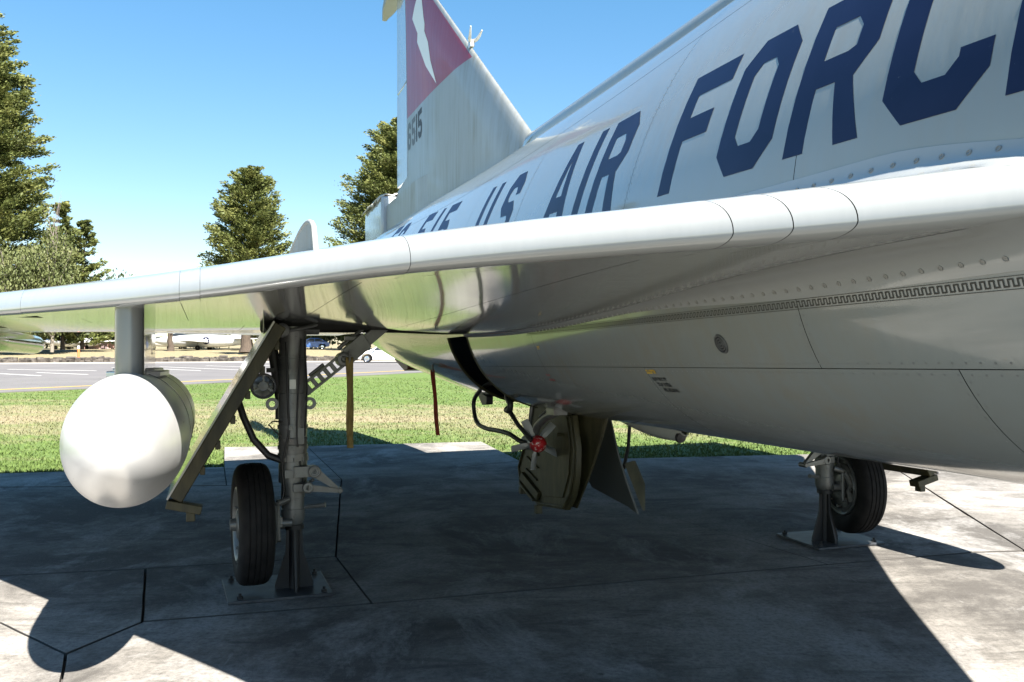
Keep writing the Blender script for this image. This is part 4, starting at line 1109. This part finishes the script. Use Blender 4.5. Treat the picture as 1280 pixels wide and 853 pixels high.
def inset(poly, d):
    n = len(poly); A = sum(poly[i].x*poly[(i+1) % n].y-poly[(i+1) % n].x*poly[i].y for i in range(n)); s = 1 if A > 0 else -1
    out = []
    for i in range(n):
        p0, p, p1 = poly[i-1], poly[i], poly[(i+1) % n]
        e0 = (p-p0).normalized(); e1 = (p1-p).normalized()
        n0 = Vector((-e0.y, e0.x, 0))*s; n1 = Vector((-e1.y, e1.x, 0))*s
        m = n0+n1; k = max(m.dot(n0), .35); out.append(p+m*(d/k) if m.length > 1e-6 else p+n0*d)
    return out
def rough_poly(poly, step=.10, amp=.004):
    """slightly wandering arrises, as cast concrete has"""
    out = []
    for i, p in enumerate(poly):
        q = poly[(i+1) % len(poly)]; L = (q-p).length; k = min(max(1, int(L/step)), 60)
        for j in range(k):
            r = p+(q-p)*(j/k)
            if j: r = r+Vector((noise.noise(r*3.1), noise.noise(r*3.1+Vector((9, 4, 0))), 0))*amp
            out.append(r)
    return out
for i, s in enumerate(slabs):
    jw = .0075 if i in (3, 4, 5, 6, 7) else .0055
    s = rough_poly(inset(s, jw)); m = MB(); dz = random.uniform(-.003, .003)
    m.prism([Vector((p.x, p.y, -.05)) for p in s], (0, 0, .05+dz)); ob = m.build('slab', [CONC, JOINT], PAD, 0, bevel=.004)
    for pg_ in ob.data.polygons: pg_.material_index = 0 if abs(pg_.normal.z) > .5 else 1

# road / car park beyond the lawn
rd = MB(); near = [G(-900, 512), G(-300, 501), G(0, 489.5), G(200, 481), G(330, 475), G(480, 467.5), G(600, 461), G(760, 455)]
RFAR = [Vector((60, 120, 0)), Vector((10, 79.5, 0)), Vector((-8, 74, 0)), Vector((-22, 69.7, 0)), Vector((-36, 65.5, 0)), Vector((-60, 58.5, 0)), Vector((-110, 43, 0))]
rpts = near+RFAR
rd.prism([Vector((p.x, p.y, -.046)) for p in rpts], (0, 0, .03)); tag(rd.build('car_park_road', ASPH, None, 0), kind='structure')
def strip(name, pts, w, material, z=-.008, h=.004):
    m = MB(); L = []; Rr = []
    for i, p in enumerate(pts):
        t = (pts[min(i+1, len(pts)-1)]-pts[max(i-1, 0)]).normalized(); n = Vector((-t.y, t.x, 0))*w/2; L.append(p+n); Rr.append(p-n)
    m.prism([Vector((p.x, p.y, z)) for p in L+Rr[::-1]], (0, 0, h)); return tag(m.build(name, material, None, 0), kind='structure')
strip('yellow_road_line', [G(-300, 497.5), G(0, 487), G(230, 477), G(330, 472.3), G(450, 466), G(600, 458.5)], .17, LINEY)
for p, q in (((-40, 465), (50, 469.8)), ((46, 465.8), (109, 468.1)), ((10, 461.8), (120, 463.6)), ((200, 458.5), (300, 462.5)), ((205, 461.5), (250, 463.4)), ((258, 457.3), (330, 459.4)), ((140, 459.5), (190, 461)), ((330, 457), (360, 458.2)), ((395, 455.5), (430, 456.6))):
    strip('parking_line', [G(*p), G(*q)], .16, LINEW)
# kerb and rough stone edging at the far side
strip('far_kerb', [p+Vector((0, .12, 0)) for p in RFAR], .25, mat('pale_kerb', (.30, .28, .25), .9), -.02, .10)
eg = MB(); re_ = random.Random(5); k = 0
path = RFAR
for a, b in zip(path[1:], path[2:]):
    L = (b-a).length; n = int(L/.42); t = (b-a).normalized(); nv = Vector((t.y, -t.x, 0))
    nv = nv if nv.y > 0 else -nv
    for i in range(n):
        for row in range(2):
            p = a+(b-a)*(i/n)+nv*(1.0+.55*row+re_.uniform(-.15, .15)); s = re_.uniform(.22, .5)
            M = Matrix.Rotation(re_.uniform(0, 3), 3, 'Z') @ Matrix.Rotation(re_.uniform(-.3, .3), 3, 'X')
            eg.box((p.x, p.y, .08+.16*row+re_.uniform(-.04, .08)), (s*1.3, s, s*.9), M)
tag(eg.build('stone_edging', STONE, None, 0), kind='stuff')

# grass tufts along the lawn (countless)
gb = MB(); rg_ = random.Random(11)
def pad_y(x):
    pts = [(-30, 10.6), (-6.1, 10.55), (-3.72, 11.28), (-3.70, 13.44), (-.49, 14.2), (.11, 11.85), (4.1, 12.57), (40, 14.2)]
    for (x0, y0), (x1, y1) in zip(pts, pts[1:]):
        if x0 <= x <= x1: return y0+(y1-y0)*(x-x0)/(x1-x0)
    return 12
cnt = 0
while cnt < 100000:
    y = 10.5+30*rg_.random()**2.0; x = rg_.uniform(-.85*y, .50*y)
    if y < pad_y(x)+.02: continue
    if (x > -16.5 and y > 28.4+(x+16.5)*1.54-.5): continue
    cnt += 1
    h = rg_.uniform(.022, .052)*(1.25 if y < pad_y(x)+.35 else 1); w = rg_.uniform(.006, .013)*(1+y*.02); a = rg_.uniform(0, math.pi); dx, dy = math.cos(a)*w, math.sin(a)*w
    lx, ly = rg_.uniform(-.03, .03), rg_.uniform(-.03, .03)
    k = len(gb.v); gb.v += [(x-dx, y-dy, -.05), (x+dx, y+dy, -.05), (x+lx, y+ly, -.05+h)]; gb.f.append((k, k+1, k+2)); gb.mi.append(0)
tag(gb.build('grass_blades', GRASS, None, 0, recalc=False), kind='stuff')

# ------------------------------------------------------------------ trees
def make_cards(points, rnd, size, flat=.5):
    v = []; f = []
    for (c, s, d) in points:
        L = size*s*rnd.uniform(.6, 1.5); w = L*rnd.uniform(.16, .36)
        d = (d+Vector((rnd.uniform(-.8, .8), rnd.uniform(-.8, .8), rnd.uniform(-.5, .6)))).normalized()
        sd = d.cross(Vector((rnd.uniform(-1, 1), rnd.uniform(-1, 1), rnd.uniform(-.3, 1)))).normalized()*w
        k = len(v); v += [c-d*L*.5, c+sd, c+d*L*.6, c-sd]; f.append((k, k+1, k+2, k+3))
    return v, f
def conifer(name, label, x, y, h, rad, seed, leafm, z0=0., trunk_r=.3, crown0=.12, dens=1., card=.55, prof=.75, group='trees beyond the car park', barkm=BARK, upsweep=.15, whorl=None):
    rnd = random.Random(seed); t = empty(name, (x, y, z0), (0, 0, 0), label, 'tree', group)
    tr = MB(); n = 12; path = []; lean = Vector((rnd.uniform(-.02, .02), rnd.uniform(-.02, .02), 0))
    for i in range(n+1): path.append(Vector((0, 0, h*i/n))+lean*h*(i/n)**2+Vector((rnd.uniform(-.1, .1), rnd.uniform(-.1, .1), 0))*(i > 0))
    tr.tube(path, [trunk_r*(1-i/n*.93)*(1.25 if i == 0 else 1) for i in range(n+1)], 9)
    pts = []; zc = h*crown0
    nl = int((whorl or h*5.5)*dens); prev = 0
    for i in range(nl):
        u = rnd.random()**.85; z = zc+(h-zc)*u
        if rnd.random() < .10 and u < .9: continue
        r = rad*((1-u)**prof)*rnd.uniform(.55, 1.12)+.25
        if u < .12: r *= .75+2*u
        az = rnd.uniform(0, 2*math.pi); dr = Vector((math.cos(az), math.sin(az), 0)); sw = upsweep+rnd.uniform(-.22, .18)-.25*(1-u)*.6
        base = path[min(int(z/h*n), n)]; base = Vector((base.x, base.y, z)); tip = base+dr*r+Vector((0, 0, r*sw)); mid = base+dr*r*.55+Vector((0, 0, r*sw*.3-.05*r))
        if r > .8: tr.tube([base, mid, tip], [trunk_r*.20*(1-u*.6), trunk_r*.11*(1-u*.6), .02], 5, caps=False)
        m = max(3, int(r*2.3)); 
        for q in range(m):
            w = .30+.75*q/m if r > 1 else rnd.uniform(.1, 1.05)
            c = (base*(1-w)**2+mid*2*w*(1-w)+tip*w*w) if w <= 1 else tip+(tip-mid)*(w-1)
            spread = .10+.22*r*(.30+.3*math.sin(math.pi*min(w, 1)))*.5
            for _ in range(int(15*dens)+2):
                o = Vector((rnd.gauss(0, spread), rnd.gauss(0, spread), rnd.gauss(0, spread*.45)))
                pts.append((c+o, 1., dr+Vector((0, 0, .3))))
    tr.build('trunk', barkm, t, 60)
    v, f = make_cards(pts, rnd, card); m = MB(); m.v = [tuple(p) for p in v]; m.f = f; m.mi = [0]*len(f)
    m.build('crown', leafm, t, 0, recalc=False); return t
conifer('conifer_tree', 'tall dark conifer at the left edge of the photo, the tallest tree', -59.5, 99, 40, 8.8, 3, FIRY, 0, .55, .05, 2.0, .30, .46, upsweep=.3, whorl=330)
conifer('conifer_tree', 'broad yellow green conifer beyond the wing, standing alone left of the tail fin', -32.8, 110, 22.6, 6.0, 8, FIRY, .6, .40, .08, 2.0, .27, .42, upsweep=.55, whorl=190)
conifer('conifer_tree', 'tall conifer rising behind the tail fin', -13.6, 108, 28.2, 9.4, 12, FIRY, .6, .45, .12, 2.0, .28, .50, upsweep=.4, whorl=240)
conifer('conifer_tree', 'small pointed conifer at the right end of the left group of trees', -46.9, 96, 14.0, 4.2, 23, FIRY, .8, .2, .03, 2.0, .28, .75, upsweep=.5)
conifer('conifer_tree', 'slim green pointed tree in the middle of the left group of trees', -48.0, 94, 15.6, 3.2, 29, FIRY, .8, .2, .03, 2.0, .28, .6, upsweep=.6)
def broadleaf(name, label, x, y, h, rad, seed, leafm, z0=0., group='trees beyond the car park', dens=1., barkm=BARKP, card=.26, trunk_r=.16, crown0=.25):
    rnd = random.Random(seed); t = empty(name, (x, y, z0), (0, 0, 0), label, 'tree', group)
    tr = MB(); tr.tube([Vector((0, 0, 0)), Vector((.1, 0, h*.3)), Vector((0, .1, h*.55))], [trunk_r*1.2, trunk_r, trunk_r*.6], 8); pts = []
    for i in range(int(26*dens)):
        az = rnd.uniform(0, 6.28); u = rnd.uniform(crown0, 1.); r = rad*math.sin(math.pi*min(max((u-crown0*.6)/(1.05-crown0*.6), .08), 1))**.6*rnd.uniform(.5, 1)
        b = Vector((0, 0, h*max(u-.35, .12))); tip = Vector((math.cos(az)*r, math.sin(az)*r, h*u)); mid = (b+tip)/2+Vector((0, 0, -.1*h*rnd.random()))
        tr.tube([b, mid, tip], [trunk_r*.5, trunk_r*.3, .015], 5, caps=False)
        for q in range(9):
            w = .35+.7*q/9; c = b*(1-w)**2+mid*2*w*(1-w)+tip*w*w if w <= 1 else tip
            for _ in range(int(17*dens)):
                s_ = .10*rad+.22; pts.append((c+Vector((rnd.gauss(0, s_), rnd.gauss(0, s_), rnd.gauss(0, s_*.8))), 1., Vector((0, 0, 1))))
    tr.build('trunk', barkm, t, 60); v, f = make_cards(pts, rnd, card); m = MB(); m.v = [tuple(p) for p in v]; m.f = f; m.mi = [0]*len(f)
    m.build('crown', leafm, t, 0, recalc=False); return t
broadleaf('broadleaf_tree', 'pale leafed young tree with bare upper branches below the tall left conifer', -46.0, 88, 12.6, 3.0, 5, DECID, .6, dens=1.5)
broadleaf('broadleaf_tree', 'pale green broadleaf tree at the far left under the tall conifer', -48.6, 86, 11.0, 3.2, 15, DECID, .6, dens=1.5)
bt = MB(); rb_ = random.Random(9)
TB_ = empty('bare_tree', (-47.6, 91, .7), (0, 0, 0), 'thin leafless tree with fine upright twigs beside the left conifer', 'tree', 'trees beyond the car park')
bt.tube([(0, 0, 0), (.1, 0, 8), (.2, 0, 14)], [.12, .05, .015], 6)
for i in range(26):
    z = rb_.uniform(6, 13.5); a = rb_.uniform(0, 6.28); r = rb_.uniform(.4, 1.3); bt.tube([(.12, 0, z), (r*.6*math.cos(a), r*.6*math.sin(a), z+1.4), (r*math.cos(a), r*math.sin(a), z+3.4)], [.018, .012, .006], 4, caps=False)
bt.build('trunk', bark('grey_bark', (.16, .13, .12), (.28, .23, .22)), TB_, 60)
# trunks and low trees glimpsed under the wing
lows = [(-76, 118, 9, 5.0, DARKLEAF, 'dark leafy tree behind the parked jets at far left'), (-66.5, 122, 8, 5.2, FIR, 'green tree behind the brick shed'), (-59.5, 120, 7.5, 4.6, DECID, 'light green tree right of the brick shed'),
        (-52, 118, 9, 5.0, DARKLEAF, 'dark green tree between pylon and white parked jet'), (-44, 126, 8.5, 5.2, DECID, 'light tree behind the white parked jet'), (-36, 132, 9, 6.0, FIR, 'green tree right behind the white parked jet'),
        (-28, 122, 8, 5.2, DECID, 'light green tree beyond the blue parked car'), (-21.5, 121, 7.5, 4.4, FIRY, 'olive tree right of the blue parked car'), (-14.5, 126, 9, 6, DARKLEAF, 'dark tree behind the white car'),
        (-5, 130, 8.5, 6, FIR, 'green tree hidden mostly behind the fuselage'), (-86, 126, 10, 6, FIR, 'green tree at the far left edge')]
for i, (x, y, h, r, lm_, lab) in enumerate(lows):
    broadleaf('broadleaf_tree', lab, x, y, h, r, 40+i, lm_, 1.1, dens=1.4, barkm=BARK, card=.40, trunk_r=.28, crown0=.10)
for x, y, r_, lab in ((-66.8, 126*.985, .55, 'thick trunk left of the nose-on parked jet'), (-27.8, 92, .62, 'thick brown trunk just left of the gear door'), (-38.8, 100, .36, 'dark trunk in front of the white parked jet'), (-46.8, 105, .45, 'brown trunk right of the pylon'),):
    conifer('pine_tree', lab, x, y, 7.4, 2.4, int(r_*100), FIR, .5, r_, .50, .8, .5, .8, whorl=60)

# ------------------------------------------------------------------ parked jets, shed, post, cars
PALE = aircraft_paint('pale_jet_paint', (.62, .64, .66), rough=.3); GLASSD = mat('dark_glass', (.02, .025, .03), .06)
def parked_jet(x, y, yaw, sc, label, z0=1.1, roundel=False, straight=True):
    t = empty('parked_jet', (x, y, z0), (0, 0, R(yaw)), label, 'parked jet', 'jets parked on the field beyond the road'); t.scale = (sc, sc, sc)
    f = MB(); f.lathe([(6.5, .02), (6.1, .25), (5, .5), (3, .72), (0, .8), (-3, .72), (-5.2, .5), (-6.2, .38), (-6.2, .02)], (0, 0, 1.15), (1, 0, 0), 24); fo = f.build('fuselage', PALE, t, 50)
    c = MB(); c.lathe([(-1.4, .02), (-1.0, .28), (0, .42), (.9, .3), (1.4, .02)], (3.0, 0, 1.7), (1, 0, 0), 16); c.build('canopy', GLASSD, t, 50)
    w = MB()
    for s in (1, -1):
        w.prism([(1.5, s*.6, .95), (-.3, s*5.2, 1.15), (-1.6, s*5.2, 1.15), (-1.5, s*.6, .95)], (0, 0, .16))
    w.build('wing', PALE, t, 30, bevel=.04)
    tl = MB(); tl.prism([(-3.8, -.06, 1.6), (-5.4, -.06, 3.7), (-6.4, -.06, 3.7), (-6.0, -.06, 1.5)], (0, .12, 0)); tl.build('tail_fin', PALE, t, 30, bevel=.02)
    st = MB()
    for s in (1, -1): st.prism([(-4.6, s*.3, 1.35), (-5.6, s*2.1, 1.4), (-6.3, s*2.1, 1.4), (-6.0, s*.3, 1.35)], (0, 0, .1))
    st.build('tailplane', PALE, t, 30)
    for (lx, ly) in ((4.2, 0), (-.4, 1.3), (-.4, -1.3)):
        g = MB(); g.tube([(lx, ly, .9), (lx, ly, .3)], .08, 8); go = g.build('gear_leg', GEAR, t)
        k = MB(); k.lathe([(-.1, .1), (-.12, .24), (-.06, .32), (.06, .32), (.12, .24), (.1, .1)], (lx, ly, .32), (0, 1, 0), 18); k.build('tyre', RUBBER, go)
    if roundel:
        for s in (1, -1):
            d = MB(); d.lathe([(.835, .0), (.835, .46), (.80, .46)], (-1.2, 0, 1.2), (0, s, 0), 28, 0)
            star = []
            for i in range(10):
                a = R(90+36*i); rr_ = .40 if i % 2 == 0 else .16; star.append((-1.2+rr_*math.cos(a), s*.845, 1.2+rr_*math.sin(a)))
            tr = tessellate_polygon([[Vector((p[0], 0, p[2])) for p in star]]); d.add(star, [tuple(q) for q in tr], 1)
            d.build('roundel', [NAVY, WHITE], fo, 0)
    return t
parked_jet(-37.5, 106, 168, 1.0, 'white parked jet with a round star insignia, seen side-on under the wing', .6, True)
parked_jet(-55.5, 112, 262, .95, 'white parked jet seen nose-on in front of the brick shed, left of the pylon', .6)
parked_jet(-73, 110, 250, .9, 'white parked jet cut off at the far left edge of the photo', .6)
parked_jet(-44.5, 118, 215, .8, 'small parked jet with dark wheels just right of the pylon', .65)
def brick():
    m = mat('pink_brick', (.38, .2, .17), .85); g = N(m)
    b = g.new('ShaderNodeTexBrick'); b.inputs['Scale'].default_value = 3; b.inputs['Color1'].default_value = (.36, .19, .16, 1); b.inputs['Color2'].default_value = (.42, .24, .2, 1); b.inputs['Mortar'].default_value = (.4, .36, .33, 1)
    g.link(g.coord('Object', (1, 1, 1), (R(90), 0, 0)), b.inputs[0]); g.link(b.outputs[0], g.b.inputs['Base Color']); return m
sh = empty('brick_shed', (-55, 118, .6), (0, 0, R(15)), 'low pink brick shed behind the nose-on parked jet', 'shed')
b = MB(); b.box((0, 0, .9), (5.2, 3.2, 1.8)); wl = b.build('wall', brick(), sh); b = MB(); b.box((0, 0, 1.88), (5.6, 3.6, .14)); b.build('roof', mat('shed_roof', (.3, .28, .27), .8), sh)
b = MB(); b.box((.5, -1.62, .8), (.9, .06, 1.6)); b.build('door', mat('shed_door', (.18, .13, .13), .6), sh)
ps = G(83, 443.5); ps.z = bank(ps.x, ps.y)
po = empty('marker_post', (-36.2, 73.5, .05), (0, 0, 0), 'thin orange marker post in the dry grass left of the pylon', 'post')
b = MB(); b.tube([(0, 0, -.1), (0, 0, 1.0)], .10, 10); b.build('post', mat('orange_plastic', (.6, .16, .05), .6), po); b = MB(); b.tube([(0, 0, 1.0), (0, 0, 1.25)], .10, 10); b.build('band', WHITE, po)
def car(x, y, yaw, paint, label, z0=0., scale=1.):
    t = empty('parked_car', (x, y, z0), (0, 0, R(yaw)), label, 'car', 'cars parked beyond the lawn')
    def loft(secs, name, material, bevel=.05):
        m = MB(); k = len(secs[0]); 
        for s_ in secs: m.v += [tuple(p) for p in s_]
        for i in range(len(secs)-1):
            for j in range(k): m.f.append((i*k+j, i*k+(j+1) % k, (i+1)*k+(j+1) % k, (i+1)*k+j)); m.mi.append(0)
        m.f += [tuple(range(k)), tuple(range((len(secs)-1)*k, len(secs)*k))]; m.mi += [0, 0]
        return m.build(name, material, t, 30, bevel=bevel)
    outline = [(-2.25, .45), (-2.22, .80), (-1.9, .95), (-1.2, .98), (1.0, .95), (1.9, .82), (2.2, .66), (2.25, .40), (1.75, .25), (1.72, .5), (1.55, .66), (1.3, .70), (1.05, .66), (.9, .5), (.87, .24), (-.87, .24), (-.9, .5), (-1.05, .66), (-1.3, .70), (-1.55, .66), (-1.72, .5), (-1.75, .28)]
    m = MB(); m.prism([(x_, -.86, z_) for x_, z_ in outline], (0, 1.72, 0)); bd = m.build('body', paint, t, 30, bevel=.06)
    def cab(z0_, z1_, x0, x1, x2, x3, w0, w1):
        return [[(x0, -w0, z0_), (x3, -w0, z0_), (x3, w0, z0_), (x0, w0, z0_)], [(x1, -w1, z1_), (x2, -w1, z1_), (x2, w1, z1_), (x1, w1, z1_)]]
    loft(cab(.96, 1.37, -1.75, -1.0, .15, 1.05, .78, .62), 'window', GLASSD, .02)
    loft(cab(1.37, 1.44, -1.05, -.85, .05, .22, .63, .55), 'roof', paint, .02)
    for s in (1, -1):
        for (xa, xb) in ((-1.75, -1.0), (-.35, -.38), (1.05, .15)):
            pl = MB(); pl.tube([(xa, s*.785, .96), (xb, s*.63, 1.39)], .04, 6); pl.build('pillar', paint, t)
    for x_ in (-1.3, 1.3):
        for s in (1, -1):
            w = MB(); w.lathe([(-.1, .2), (-.11, .3), (-.06, .325), (.06, .325), (.11, .3), (.1, .2)], (x_, s*.76, .325), (0, 1, 0), 24); wo = w.build('wheel', RUBBER, t)
            r_ = MB(); r_.lathe([(.10, .21), (.09, .19), (.06, .18), (.07, .05), (.085, 0)], (x_, s*.77, .325), (0, s, 0), 20)
            for q in range(5): a = R(72*q); r_.box((x_+.11*math.cos(a), s*.845, .325+.11*math.sin(a)), (.17, .03, .045), Matrix.Rotation(-a, 3, 'Y'))
            r_.build('hubcap', CHROME, wo)
    for s in (1, -1):
        h = MB(); h.box((2.2, s*.62, .62), (.12, .32, .13)); h.build('headlight', WHITE, t, bevel=.03); h = MB(); h.box((-2.22, s*.66, .78), (.08, .3, .14)); h.build('tail_light', RED_T, t, bevel=.02)
        h = MB(); h.box((.75, s*.98, .98), (.14, .16, .1)); h.build('mirror', paint, t, bevel=.03)
    return t
car(-10.1, 69.5, 186, mat('white_car_paint', (.78, .78, .78), .25, 0, .5, .6), 'white car on the road glimpsed between gear brace and belly')
car(-25.8, 113, 200, mat('blue_car_paint', (.05, .12, .32), .25, 0, .5, .6), 'blue car parked on the field right of the near gear leg', .7)
